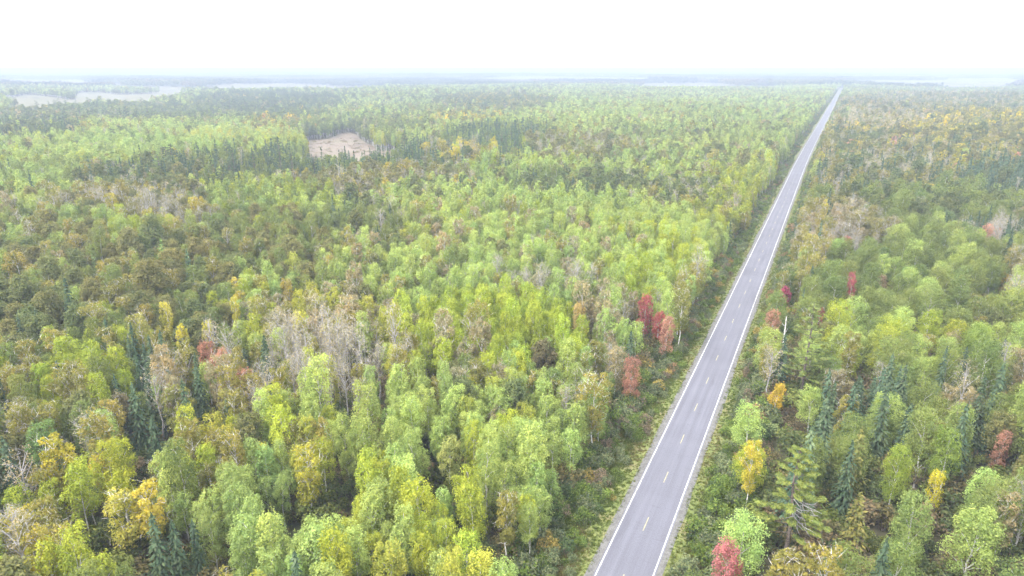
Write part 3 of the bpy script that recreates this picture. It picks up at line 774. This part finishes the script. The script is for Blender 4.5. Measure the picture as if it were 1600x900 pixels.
# trees that stand out, each placed where the photograph shows its crown: (px, py, crown height above ground, class, size, height factor, label, short name, colour)
LAND = [
    (1008, 492, 8, 'Mr', 1.05, 1.1, 'crimson maple at the forest edge left of the road', 'crimson maple left of the road', None),
    (1028, 506, 7, 'Mr', 0.85, 0.95, 'smaller crimson maple beside the salmon maple left of the road', 'smaller crimson maple left of the road', (0.30, 0.07, 0.07)),
    (1041, 524, 7, 'Mp', 0.95, 1.0, 'salmon pink maple nearest the left verge of the road', 'salmon maple by the left verge', None),
    (986, 588, 7, 'Mp', 0.95, 1.0, 'dusty pink maple among bare twigs left of the road', 'dusty pink maple left of the road', (0.30, 0.13, 0.10)),
    (985, 540, 8, 'Sp', 1.1, 1.0, 'lone dark spruce below the crimson maple left of the road', 'lone spruce below the crimson maple', None),
    (906, 503, 8, 'Mo', 0.9, 1.05, 'pale orange maple at the right end of the lime aspen clump', 'pale orange maple by the lime aspens', (0.36, 0.24, 0.09)),
    (1226, 462, 6, 'Mr', 0.8, 0.85, 'magenta red maple beside the right verge of the road', 'magenta maple by the right verge', (0.27, 0.04, 0.09)),
    (1330, 456, 9, 'Mr', 0.72, 1.2, 'narrow upright red maple among the green aspens right of the road', 'upright red maple right of the road', None),
    (1280, 490, 6, 'Mr', 0.55, 0.7, 'little red maple low between aspens right of the road', 'little red maple right of the road', None),
    (1325, 377, 9, 'Mr', 0.75, 1.05, 'faded red maple beside dark spruces farther up the right side', 'faded red maple up the right side', (0.27, 0.085, 0.08)),
    (1207, 513, 6, 'Mp', 0.95, 0.9, 'brick pink maple by the right verge beside a white snag', 'brick pink maple by the right verge', (0.30, 0.14, 0.10)),
    (1173, 737, 8, 'By', 0.8, 0.95, 'bright yellow birch standing right of the road at the shrub edge', 'bright yellow birch right of the road', (0.40, 0.31, 0.03)),
    (1462, 765, 6, 'By', 0.55, 0.75, 'small vivid yellow birch among green aspens at lower right', 'small vivid yellow birch', (0.42, 0.34, 0.01)),
    (1212, 621, 5, 'Mo', 0.7, 0.75, 'small orange yellow maple by the right verge below the tall pine', 'small orange maple by the right verge', (0.42, 0.27, 0.02)),
    (1140, 868, 8, 'Mr', 0.8, 1.0, 'rose pink maple at the bottom edge right of the road', 'rose pink maple at the bottom edge', (0.38, 0.12, 0.14)),
    (1400, 733, 9, 'Al', 1.05, 1.0, 'vivid lime aspen standing out right of the dark spruces', 'vivid lime aspen at lower right', (0.18, 0.21, 0.02)),
    (1482, 705, 9, 'Al', 1.2, 1.0, 'broad lime green aspen with rounded top at right', 'broad lime aspen at right', (0.16, 0.20, 0.03)),
    (1565, 693, 7, 'Mp', 0.7, 0.8, 'small salmon maple near the right edge of the photo', 'small salmon maple near the right edge', None),
    (1380, 432, 8, 'Mp', 0.75, 0.8, 'brownish pink maple between aspen clumps right of the road', 'brownish pink maple among aspens', (0.24, 0.14, 0.10)),
    (1303, 186, 9, 'Mr', 1.3, 1.0, 'distant orange red maple on the right road edge', None, (0.40, 0.11, 0.09)),
    (1402, 199, 10, 'Mr', 1.4, 1.0, 'distant red maple in the brown forest right of the road', None, (0.36, 0.10, 0.10)),
    (1443, 222, 10, 'Mr', 1.3, 1.0, 'broad distant scarlet maple in the forest at right', None, (0.36, 0.08, 0.10)),
    (1427, 213, 10, 'Mr', 0.9, 1.0, 'small distant red maple above the broad scarlet one', None, (0.34, 0.08, 0.10)),
    (1519, 259, 9, 'Mr', 1.0, 1.0, 'distant magenta maple beside dark conifers at far right', None, (0.30, 0.03, 0.10)),
    (1373, 290, 9, 'Mp', 0.9, 1.0, 'distant salmon maple above the pale green aspens at right', None, None),
    (1287, 335, 9, 'By', 0.6, 1.1, 'slim yellow birch beside the right road edge far up', 'slim yellow birch up the right side', (0.40, 0.31, 0.05)),
    (190, 790, 10, 'By', 1.12, 1.0, 'large golden yellow birch in the lower left', 'large golden birch at lower left', (0.33, 0.275, 0.045)),
    (235, 800, 9, 'By', 1.1, 1.0, 'golden birch right behind the large golden one at lower left', 'second golden birch at lower left', (0.36, 0.27, 0.025)),
    (190, 765, 9, 'Al', 1.15, 1.0, 'vivid chartreuse aspen above the golden birch at lower left', 'chartreuse aspen at lower left', (0.25, 0.24, 0.01)),
    (480, 742, 9, 'By', 1.1, 1.0, 'mustard yellow birch above the cool green aspens', 'mustard birch above the cool aspens', (0.27, 0.23, 0.02)),
    (505, 712, 9, 'Al', 1.0, 1.0, 'yellowish lime aspen beside the mustard birch', 'yellowish aspen by the mustard birch', (0.23, 0.23, 0.02)),
    (264, 510, 9, 'By', 0.6, 1.0, 'slim yellow birch among olive oaks at left', 'slim yellow birch among the oaks', (0.36, 0.30, 0.03)),
    (288, 541, 9, 'By', 0.65, 0.9, 'small bright yellow birch below the olive oaks', 'small bright birch below the oaks', (0.40, 0.32, 0.02)),
    (325, 527, 9, 'By', 0.6, 0.95, 'yellow birch with narrow crown below the olive oaks', 'narrow birch below the oaks', (0.36, 0.31, 0.03)),
    (370, 500, 9, 'By', 0.6, 1.0, 'yellow birch at the right end of the olive oak stand', 'yellow birch at the end of the oaks', (0.36, 0.30, 0.03)),
    (452, 462, 9, 'By', 0.9, 1.0, 'amber birch at the right of the olive oak stand', 'amber birch by the oak stand', (0.30, 0.22, 0.04)),
    (258, 420, 9, 'Ta', 1.25, 1.1, 'tall bright green tamarack rising among olive oaks', 'bright tamarack among the oaks', None),
    (298, 436, 8, 'Ta', 1.05, 0.95, 'bluish tamarack right of the tall bright green one', 'bluish tamarack among the oaks', (0.075, 0.115, 0.058)),
    (152, 440, 8, 'Ta', 0.7, 0.9, 'slender light green tamarack left in the oak stand', 'slender tamarack among the oaks', (0.12, 0.155, 0.045)),
    (96, 330, 9, 'By', 0.9, 1.0, 'yellow birch at left in the brown thicket', 'yellow birch in the brown thicket', (0.32, 0.26, 0.04)),
    (132, 342, 9, 'Al', 1.3, 1.0, 'broad lime yellow aspen at left in the brown thicket', 'broad lime aspen in the brown thicket', (0.24, 0.24, 0.03)),
    (242, 325, 9, 'By', 0.75, 1.0, 'upright yellow birch in the grey brown thicket', 'upright birch in the brown thicket', (0.32, 0.26, 0.04)),
    (216, 655, 8, 'Sp', 1.25, 1.15, 'tall slender blue spruce left of the tan birches', 'tall blue spruce at left', None),
    (243, 690, 8, 'Sp', 1.1, 1.0, 'blue spruce just below the tall slender one at left', 'lower blue spruce at left', None),
    (293, 652, 8, 'Sp', 1.05, 1.05, 'blue spruce right of the tan birches at left', 'blue spruce right of the tan birches', None),
    (315, 635, 7, 'Sp', 1.1, 1.0, 'dark spruce beside the pinkish bare trees at left', 'dark spruce by the pinkish bare trees', None),
    (15, 730, 8, 'Sp', 1.2, 1.05, 'spruce at the left edge of the photo', 'spruce at the left edge', None),
    (250, 875, 7, 'Sp', 1.1, 1.0, 'spruce at the bottom edge beneath the golden birches', 'spruce at the bottom edge', None),
    (277, 868, 7, 'Sp', 0.95, 1.0, 'slimmer spruce right of the bottom edge spruce', 'slimmer spruce at the bottom edge', None),
    (308, 862, 6, 'Sp', 0.9, 0.9, 'short spruce left of the cool green aspens', 'short spruce by the cool aspens', None),
    (70, 705, 9, 'Am', 1.35, 1.05, 'big round mid green aspen at the left edge stand', 'big green aspen at left', (0.10, 0.15, 0.04)),
    (1470, 590, 8, 'Sp', 0.9, 1.0, 'spruce tip between the broad aspens at right', 'spruce tip among the broad aspens', None),
    (1255, 465, 9, 'Sp', 0.8, 1.0, 'spruce beside the magenta maple on the right side', 'spruce by the magenta maple', None),
    (700, 700, 9, 'Ay', 1.2, 1.0, 'pale yellow aspen in the middle of the pale green stand', 'pale yellow aspen in the pale stand', (0.24, 0.235, 0.07)),
    (560, 620, 9, 'Gr', 1.0, 1.0, 'pale bare tree at the lower edge of the grey stand', 'bare tree below the grey stand', None),
    (850, 545, 9, 'Ok', 0.9, 0.9, 'single brown oak inside the lime aspen clump', 'brown oak in the lime clump', (0.13, 0.10, 0.05)),
    (790, 800, 9, 'Bo', 0.9, 1.0, 'single olive gold birch among the pale aspens near the left verge', 'olive birch among the pale aspens', None),
    (610, 880, 9, 'Ay', 1.2, 1.0, 'lemon yellow aspen at the bottom edge left of the road', 'lemon aspen at the bottom edge', (0.25, 0.235, 0.03)),
    (700, 430, 9, 'Bt', 1.0, 1.0, 'tan birch alone in the pale aspens above the lime clump', 'tan birch above the lime clump', None),
    (1520, 850, 9, 'Ap', 1.5, 1.0, 'broad pale aspen at the bottom right corner', 'broad pale aspen at bottom right', None),
    (1530, 540, 9, 'Al', 1.5, 1.0, 'large rounded lime aspen near the right edge', 'large lime aspen near the right edge', (0.16, 0.20, 0.03)),
    (1340, 800, 9, 'Ce', 1.1, 1.1, 'bronze green cedar with a rounded cone at lower right', 'bronze cedar at lower right', None),
]
SPECIAL = []     # filled below with the two big pines and the snag
RT = np.random.default_rng(5)
used_xy = []; landmarks = []
def land_xy(px, py, z):
    x, y = ground_at(px, py, z * 0.85); return float(x), float(y)

# the two white pines with meshes of their own
pr = np.random.default_rng(31)
c_, t_ = pine(pr, 19.0, 46, 150, 0.25, 3.6, 0.22, 0)
big_pine = (c_.mesh('pine_crown', [M_NEEDLE]), t_.mesh('pine_trunk', [M_BROWN], True))
c_, t_ = pine(pr, 17.5, 50, 190, 0.25, 3.8, 0.28, 13)
scarred_pine = (c_.mesh('pine_crown', [M_NEEDLE]), t_.mesh('pine_trunk', [M_BROWN, M_GREY], True))
for px, py, z, msh, sc, col, lab, short in [
        (1262, 545, 12, big_pine, 1.0, (0.140, 0.175, 0.055), 'tall white pine with layered branches right of the road', 'tall layered pine right of the road'),
        (1238, 790, 10, scarred_pine, 0.95, (0.145, 0.175, 0.045), 'broad pine with bare grey branches on its near side', 'pine with bare grey branches')]:
    x, y = land_xy(px, py, z)
    individual('pine', 0, x, y, 0.4, (sc, sc, sc), col, lab, msh)
    used_xy.append((x, y, 3.6)); landmarks.append((px, py, short))
for i, (px, py, z, cl, sz, hf, lab, short, col) in enumerate(LAND):
    kind = CLS[cl][0]; x, y = land_xy(px, py, z)
    if kind == 'aspen' and px > 1300: kind = 'broad_aspen'; sz *= 0.72
    individual(kind, i, x, y, RT.uniform(0, 6.28), (sz * 1.04, sz * 1.04, hf * 1.04), tuple(0.90 * f * c + 0.10 * 0.28 for f, c in zip((1.2, 1.36, 1.2), col)) if col else CLS[cl][2], lab)
    used_xy.append((x, y, 3.0 * sz if kind not in ('spruce',) else 1.9))
    if short: landmarks.append((px, py, short))
# a white dead snag beside the brick pink maple
mb = MB(); tube(mb, [(0, 0, -0.2), (0.05, 0, 4), (0.0, 0.1, 9.5)], [0.24, 0.19, 0.09], 7, 0.5)
for a, z in ((0.5, 6.0), (2.9, 7.4), (4.4, 8.3)):
    tube(mb, [(0, 0, z), (math.cos(a) * .5, math.sin(a) * .5, z + .35), (math.cos(a) * .8, math.sin(a) * .8, z + .9)], [0.06, 0.045, 0.02], 4, 0.5)
mb.mq = [m * 0 for m in mb.mq]
x, y = land_xy(1226, 520, 7)
o = bpy.data.objects.new('dead_snag', mb.mesh('dead_snag', [M_WHITE], True)); COL.objects.link(o); o.location = (x, y, -0.1)
o['label'] = 'white barkless snag standing beside the brick pink maple'; o['category'] = 'dead tree'; o['tcol'] = [.3, .3, .3]
used_xy.append((x, y, 1.2))

UX = np.array(used_xy); GLADE = [13.0, 8.5] + [(13.0 if l[2] <= 7 else 10.0) if l[1] > 300 else 16.0 for l in LAND] + [10.0]
def free(x, y, zc):
    k = np.ones(len(x), bool)
    near = np.where(zc < 900)[0]
    for ux, uy, ur in UX: k[near] &= np.hypot(x[near] - ux, y[near] - uy) > ur
    return k
def opens(x, y, zc):
    """the small glade on the near side of each tree that stands out"""
    k = np.ones(len(x), bool); near = np.where(zc < 900)[0]
    for (ux, uy, ur), dep in zip(UX, GLADE):
        d = math.hypot(ux, uy); ex, ey = -ux / d, -uy / d
        t = (x[near] - ux) * ex + (y[near] - uy) * ey; l = np.abs((x[near] - ux) * ey - (y[near] - uy) * ex)
        k[near] &= ~((t > 0) & (t < dep) & (l < ur * 0.95 + 1.0))
    return k

sets = [plant(0, 330, 2.55, RT), plant(330, 800, 3.0, RT), plant(800, 2300, 5.2, RT)]
for t in sets:
    k = free(t.x, t.y, t.zc) & opens(t.x, t.y, t.zc)
    # broad crowns need room: drop some of them; conifers stand closer
    kinds = np.array([CLS[c][0] for c in CODES])[t.cls]
    drop = {'oak': 0.55, 'birch': 0.36, 'pine': 0.62, 'maple': 0.4, 'bare': 0.3, 'spruce': 0.36, 'cedar': 0.4}
    for kd, p in drop.items(): k &= ~((kinds == kd) & (RT.random(len(kinds)) < p))
    k &= ~(np.isin(kinds, ('oak', 'pine')) & (np.abs(t.lat) < 14))
    k &= ~((kinds == 'aspen') & (t.lat > 0) & (t.zc < 900) & (RT.random(len(kinds)) < 0.69))
    gap = np.sin(t.x / 11.3 + 2 * np.sin(t.y / 19)) + np.sin(t.y / 13.7 + 2 * np.sin(t.x / 17))
    k &= ~((gap > 1.8) & (RT.random(len(kinds)) < 0.7))            # small openings in the canopy
    for a in ('x', 'y', 'lat', 'px', 'py', 'zc', 'cls'): setattr(t, a, getattr(t, a)[k])
X = np.concatenate([t.x for t in sets]); Y = np.concatenate([t.y for t in sets]); ZC = np.concatenate([t.zc for t in sets])
PX = np.concatenate([t.px for t in sets]); PY = np.concatenate([t.py for t in sets]); CL_ = np.concatenate([t.cls for t in sets])
N = len(X)
TINT = tints(CL_, RT)
pn = np.sin(X / 37 + 1.8 * np.sin(Y / 61)) * np.cos(Y / 49 + 1.3 * np.sin(X / 43)); pm = np.sin(X / 71 + Y / 97) * np.sin(Y / 83 - X / 120)
TINT = TINT * (1 + pn[:, None] * np.array([0.075, 0.03, 0.0])) * (1 + 0.09 * pm[:, None])      # clones turn at different times
LAT = np.concatenate([t.lat for t in sets])
S = RT.normal(1.0, 0.13, N).clip(0.65, 1.35)
KN = np.array([CLS[c][0] for c in CODES])[CL_]
KN = np.where((KN == 'aspen') & (LAT > 0) & (ZC < 900), 'broad_aspen', KN)
S = S * np.where(KN == 'broad_aspen', 1.0, np.where(ZC > 740, 1.55, np.where(ZC > 320, 1.14, 1.0))) * np.where(KN == 'pine', np.where(ZC > 320, 0.92, 1.1), 1.0) * np.where((KN == 'spruce') & (LAT > 0) & (ZC < 740), 1.08, 1.0)
stand = 1 + 0.10 * np.sin(X / 23 + 1.7 * np.sin(Y / 31)) * np.cos(Y / 37 + 0.8 * np.sin(X / 29))       # older and younger patches
SCL = np.column_stack([S, S, S * stand * RT.normal(1, 0.08, N).clip(.8, 1.2)])
SCL[ZC > 740, 2] *= 0.70
RZ = RT.uniform(0, 6.283, N); HT = height(X, Y)

ORD = ['first', 'second', 'third', 'fourth', 'fifth', 'sixth', 'seventh', 'eighth', 'ninth', 'tenth', 'eleventh', 'twelfth', 'thirteenth', 'fourteenth', 'fifteenth',
       'sixteenth', 'seventeenth', 'eighteenth', 'nineteenth', 'twentieth']
def ordinal(i):
    if i < 20: return ORD[i]
    n = i + 1; suf = 'th' if 10 <= n % 100 <= 20 else {1: 'st', 2: 'nd', 3: 'rd'}.get(n % 10, 'th')
    return f'{n}{suf}'
LMX = np.array([(a, b) for a, b, _ in landmarks])
def labels_for(items):
    """items: (px, py, words). Nearest landmark and side of it, counted outwards from it"""
    buckets = {}
    for i, (px, py, wd) in enumerate(items):
        d = np.hypot(LMX[:, 0] - px, (LMX[:, 1] - py) * 1.4); j = int(np.argmin(d))
        dx = px - LMX[j, 0]; dy = (py - LMX[j, 1]) * 1.4
        side = ('right of' if dx > 0 else 'left of') if abs(dx) > abs(dy) else ('in front of' if dy > 0 else 'behind')
        buckets.setdefault((j, side, wd), []).append((d[j], i))
    out = [None] * len(items)
    for (j, side, wd), lst in buckets.items():
        lst.sort()
        for r, (_, i) in enumerate(lst):
            out[i] = f'{wd} {side} the {landmarks[j][2]}' if len(lst) == 1 else f'{ordinal(r)} {wd} {side} the {landmarks[j][2]}'
    return out

def in_frame(px, py): return (px > -8) & (px < 1608) & (py < 930)
single = np.zeros(N, bool)
MOST = {'aspen': 190, 'broad_aspen': 110, 'birch': 230, 'oak': 140, 'bare': 150, 'spruce': 170, 'pine': 60, 'cedar': 40, 'maple': 60, 'tamarack': 20}
for kd, most in MOST.items():
    ii = np.where((KN == kd) & in_frame(PX, PY) & (ZC < 330))[0]
    ii = ii[np.argsort(ZC[ii])][:most]; single[ii] = True
si = np.where(single)[0]
words = []
for i in si:
    kind, colw, _ = CLS[CODES[CL_[i]]]
    words.append({'bare': 'sparse grey tree'}.get(kind, f'{colw} {kind}'))
labs = labels_for([(PX[i], PY[i], wd) for i, wd in zip(si, words)])
for i, lb in zip(si, labs):
    individual(KN[i], int(RT.integers(0, 99)), float(X[i]), float(Y[i]), float(RZ[i]), tuple(float(v) for v in SCL[i]), TINT[i], lb)
# the rest of each kind
for kd in MOST:
    ii = np.where((KN == kd) & ~single)[0]
    if not len(ii): continue
    lod = np.digitize(ZC[ii], [240, 520]); nv = np.array([len(LODC[kd, l].objects) for l in range(3)]); off = np.array([0, nv[0], nv[0] + nv[1]])
    scatter(f'{kd}_forest', X[ii], Y[ii], HT[ii], off[lod] + RT.integers(0, 999, len(ii)) % nv[lod], RZ[ii], SCL[ii], TINT[ii], ALLC[kd],
            'mass of all the other ' + ('sparse grey trees' if kd == 'bare' else kd.replace('_', ' ') + ' trees') + ' filling the forest', 'forest')

# distant groves, 2.3 km to 12 km: clumps of many small crowns
def grove_mesh(rng, k):
    mb = MB()
    for i in range(46):
        c = np.array([rng.uniform(-26, 26), rng.uniform(-26, 26), 0]); h = rng.uniform(9, 15); r = rng.uniform(2.6, 4.5)
        n = 16; p, d = shell(rng, n, c + np.array([0, 0, h - r * 0.9]), r, 1.3)
        leaves(mb, rng, p, d + np.array([0, 0, .4]), 2.2, 0.8, 0.3)
    return mb.mesh('grove', [M_LEAF])
gc = bpy.data.collections.new('grove_shapes')
for k in range(5): gc.objects.link(bpy.data.objects.new(f'grove_{k:02d}', grove_mesh(VRNG, k)))
gx, gy = [], []
for r0, r1, sp in ((2280, 5000, 44), (5000, 12000, 62)):
    a, b = lattice(r0, r1, sp, RT, 44); gx.append(a); gy.append(b)
gx = np.concatenate(gx); gy = np.concatenate(gy)
keep = np.ones(len(gx), bool)
for P in CLEAR: keep &= ~inside(P, gx, gy)
nf = np.sin(gx / 340 + 1) * np.sin(gy / 800) + 0.7 * np.sin(gx / 900 - gy / 1500)
keep &= (nf > -0.75) | (np.hypot(gx, gy) < 3000)
lat, _ = road_lateral(gx, gy); keep &= np.abs(lat) > 45
gx = gx[keep]; gy = gy[keep]; n = len(gx)
gpal = np.array([(0.075, 0.095, 0.042), (0.06, 0.085, 0.045), (0.11, 0.13, 0.05), (0.14, 0.12, 0.05), (0.05, 0.07, 0.045)])
gsel = (np.floor((np.sin(gx / 260) + np.sin(gy / 420 + gx / 700) + 2) * 1.24 + RT.normal(size=n) * 0.5)).clip(0, 4).astype(int)
gs = RT.uniform(0.85, 1.25, n)
qx, qy, _ = project(gx, gy, 8.0); strip_ = (np.abs(qx - 1066) < 36) & (np.abs(qy - 127.5) < 2.2); gsel[strip_] = 4; gs[strip_] = 1.6
scatter('distant_forest', gx, gy, height(gx, gy), RT.integers(0, 5, n), RT.uniform(0, 6.28, n), np.column_stack([gs, gs, gs]), gpal[gsel] * np.exp(RT.normal(size=n) * .15)[:, None], gc,
        'far forest fading into haze below the horizon', 'forest')

# ------------------------------------------------------------------ shrubs along the road and undergrowth
def along_road(s0, s1, l0, l1, n, rng):
    s = rng.uniform(s0, s1, n); l = rng.uniform(l0, l1, n)
    f = (s + 160) / 5; i = np.clip(f.astype(int), 0, len(CL) - 2); t = (f - i)[:, None]
    p = CL[i] * (1 - t) + CL[i + 1] * t + CN[i] * l[:, None]
    return p[:, 0], p[:, 1], s, l
SHC = {'grey green': (0.145, 0.175, 0.09), 'green': (0.135, 0.19, 0.045), 'russet': (0.26, 0.16, 0.09), 'ochre': (0.29, 0.24, 0.07), 'dusky brown': (0.19, 0.155, 0.105), 'dark green': (0.085, 0.125, 0.05)}
SHN = list(SHC)
sx, sy, ss, sl = [], [], [], []
for l0, l1, dens in ((-13, -7.0, .5), (-7.2, -5.4, .2), (6.0, 12, .5)):
    for s0, s1, f in ((-40, 420, 1.0), (420, 2050, 0.75)):
        n = int((s1 - s0) * (l1 - l0) * dens * f); a = along_road(s0, s1, l0, l1, n, RT)
        sx.append(a[0]); sy.append(a[1]); ss.append(a[2]); sl.append(a[3])
sx, sy, ss, sl = (np.concatenate(v) for v in (sx, sy, ss, sl))
spx, spy, szc = project(sx, sy, 1.2)
pz = np.array([[.40, .38, .03, .06, .07, .06], [.46, .34, .03, .03, .06, .08]])
sc_i = np.array([RT.choice(6, p=pz[int(l > 0)]) for l in sl])
ssz = RT.uniform(0.55, 1.25, len(sx)) * np.where(sl > 0, 1.3, 1.1) * (0.72 + 0.4 * smooth(6, 12, np.abs(sl)))
scol = np.array([SHC[k] for k in SHN])[sc_i] * np.exp(RT.normal(size=len(sx)) * .14)[:, None]
srz = RT.uniform(0, 6.28, len(sx)); shz = height(sx, sy) + 0.06
vis = np.where((spx > 0) & (spx < 1600) & (spy < 905) & (szc > 60))[0]
vis = vis[np.argsort(szc[vis])][:300]
def shrub_labels(ii):
    """counted along each verge from the bottom of the picture upwards"""
    out = {}; cnt = {}
    for i in ii:
        key = (SHN[sc_i[i]], 'left' if sl[i] < 0 else 'right'); cnt[key] = cnt.get(key, 0) + 1
        out[i] = f'{ordinal(cnt[key] - 1)} {key[0]} shrub up the {key[1]} verge from the bottom of the picture'
    return out
sh_lab = shrub_labels(vis)
for i in vis:
    individual('shrub', int(RT.integers(0, 99)), float(sx[i]), float(sy[i]), float(srz[i]), (float(ssz[i]),) * 3, scol[i], sh_lab[i])
rest = np.ones(len(sx), bool); rest[vis] = False
ii = np.where(rest)[0]; lod = np.digitize(szc[ii], [220, 500]); nv = np.array([len(LODC['shrub', l].objects) for l in range(3)]); off = np.array([0, nv[0], nv[0] + nv[1]])
scatter('shrubbery', sx[ii], sy[ii], shz[ii], off[lod] + RT.integers(0, 999, len(ii)) % nv[lod], srz[ii], np.repeat(ssz[ii][:, None], 3, 1), scol[ii], ALLC['shrub'],
        'farther shrubbery lining both sides of the road', 'shrubs')
# undergrowth between the trunks
ux, uy = lattice(0, 420, 2.7, RT)
lat, us = road_lateral(ux, uy); m = np.abs(lat) > 11.5
m &= free(ux, uy, np.full(len(ux), 1e9)); ux, uy = ux[m], uy[m]; n = len(ux)
ucol = np.array([(0.13, 0.155, 0.05), (0.165, 0.15, 0.07), (0.16, 0.19, 0.055), (0.165, 0.135, 0.08), (0.11, 0.14, 0.06)])[RT.integers(0, 5, n)] * np.exp(RT.normal(size=n) * .2)[:, None]
us = RT.uniform(0.8, 1.9, n)
_, _, uz = project(ux, uy, 1.0); lod = np.digitize(uz, [150, 300])
scatter('undergrowth', ux, uy, height(ux, uy), off[lod] + RT.integers(0, 999, n) % nv[lod], RT.uniform(0, 6.28, n), np.repeat(us[:, None], 3, 1), ucol, ALLC['shrub'],
        'brown and green undergrowth between the trunks', 'undergrowth')

# sedge clumps on the marsh clearing
P = CLEAR[0]; b0, b1 = P.min(0), P.max(0)
mx_ = RT.uniform(b0[0], b1[0], 520); my_ = RT.uniform(b0[1], b1[1], 520); m = inside(P, mx_, my_); mx_, my_ = mx_[m], my_[m]; n = len(mx_)
ms = RT.uniform(0.25, 0.8, n); mc = np.array([(0.21, 0.165, 0.12), (0.23, 0.19, 0.13), (0.17, 0.165, 0.09)])[RT.integers(0, 3, n)]
scatter('sedge', mx_, my_, height(mx_, my_) + 0.2, off[2] + RT.integers(0, nv[2], n), RT.uniform(0, 6.28, n), np.column_stack([ms * 2.2, ms * 2.2, ms * 0.45]), mc, ALLC['shrub'],
        'straw coloured sedge clumps on the marsh clearing', 'sedge')

# grass on the verges
def tuft(rng):
    mb = MB(); n = 46
    a = rng.uniform(0, 6.28, n); r = rng.uniform(0, .38, n); h = rng.uniform(.16, .5, n)
    b = np.stack([np.cos(a) * r, np.sin(a) * r, np.zeros(n)], 1); w_ = rng.normal(size=(n, 3)) * np.array([1, 1, 0]); w_ = unit(w_) * .035
    tip = b + np.stack([np.cos(a) * h * .5, np.sin(a) * h * .5, h], 1)
    mb.tris(np.stack([b - w_, b + w_, tip], 1).reshape(-1, 3), np.arange(3 * n).reshape(n, 3), np.repeat(rng.uniform(0, 1, n), 3))
    return mb.mesh('tuft', [M_LEAF])
tc = bpy.data.collections.new('tuft_shapes')
for k in range(5): tc.objects.link(bpy.data.objects.new(f'tuft_{k:02d}', tuft(VRNG)))
gx, gy, gl = [], [], []
for l0, l1 in ((-11.5, -3.95), (3.9, 10)):
    for s0, s1, dens in ((-30, 180, 8.0), (180, 420, 3.0)):
        a = along_road(s0, s1, l0, l1, int((s1 - s0) * (l1 - l0) * dens), RT); gx.append(a[0]); gy.append(a[1]); gl.append(a[3])
gx, gy, gl = (np.concatenate(v) for v in (gx, gy, gl)); n = len(gx)
gz = np.where(gl < 0, np.interp(gl, [-17, -4], [-.25, .34]), np.interp(gl, [3.95, 15], [.34, -.25])) - 0.01
pn = np.sin(gx / 3.1 + gl) + np.sin(gy / 4.7) + RT.normal(size=n) * .8
gcol = np.array([(0.105, 0.148, 0.036), (0.13, 0.155, 0.042), (0.16, 0.145, 0.06)])[np.digitize(pn, [-.2, 1.1])] * np.exp(RT.normal(size=n) * .15)[:, None]
gs = RT.uniform(.5, 1.1, n) * (.45 + .6 * smooth(4, 8, np.abs(gl)))
scatter('grass', gx, gy, gz, RT.integers(0, 5, n), RT.uniform(0, 6.28, n), np.column_stack([gs, gs, gs]), gcol, tc, 'tufted green grass along both verges of the road', 'grass')

# ------------------------------------------------------------------ haze
def haze():
    m = bpy.data.materials.new('haze'); m.use_nodes = True; nt = m.node_tree; nt.nodes.clear()
    out = node(nt, 'ShaderNodeOutputMaterial'); v = node(nt, 'ShaderNodeVolumePrincipled')
    v.inputs['Color'].default_value = (0.345, 0.395, 0.50, 1); v.inputs['Density'].default_value = HAZE_DENSITY; v.inputs['Anisotropy'].default_value = 0.0
    nt.links.new(v.outputs[0], out.inputs['Volume'])
    a = 41000.0; z0, z1 = -14.0, 62.0
    mb = MB()
    mb.quads([(-a, -a, z0), (a, -a, z0), (a, a, z0), (-a, a, z0), (-a, -a, z1), (a, -a, z1), (a, a, z1), (-a, a, z1)],
             [(3, 2, 1, 0), (4, 5, 6, 7), (0, 1, 5, 4), (1, 2, 6, 5), (2, 3, 7, 6), (3, 0, 4, 7)], 0.5)
    o = bpy.data.objects.new('haze', mb.mesh('haze', [m])); COL.objects.link(o)
    o['kind'] = 'stuff'; o['label'] = 'pale bluish haze filling the air over the forest'; o['category'] = 'haze'
HAZE_DENSITY = 0.00044
haze()
# print('TREES', N, 'single', int(single.sum()), {k: int((KN[single] == k).sum()) for k in MOST})
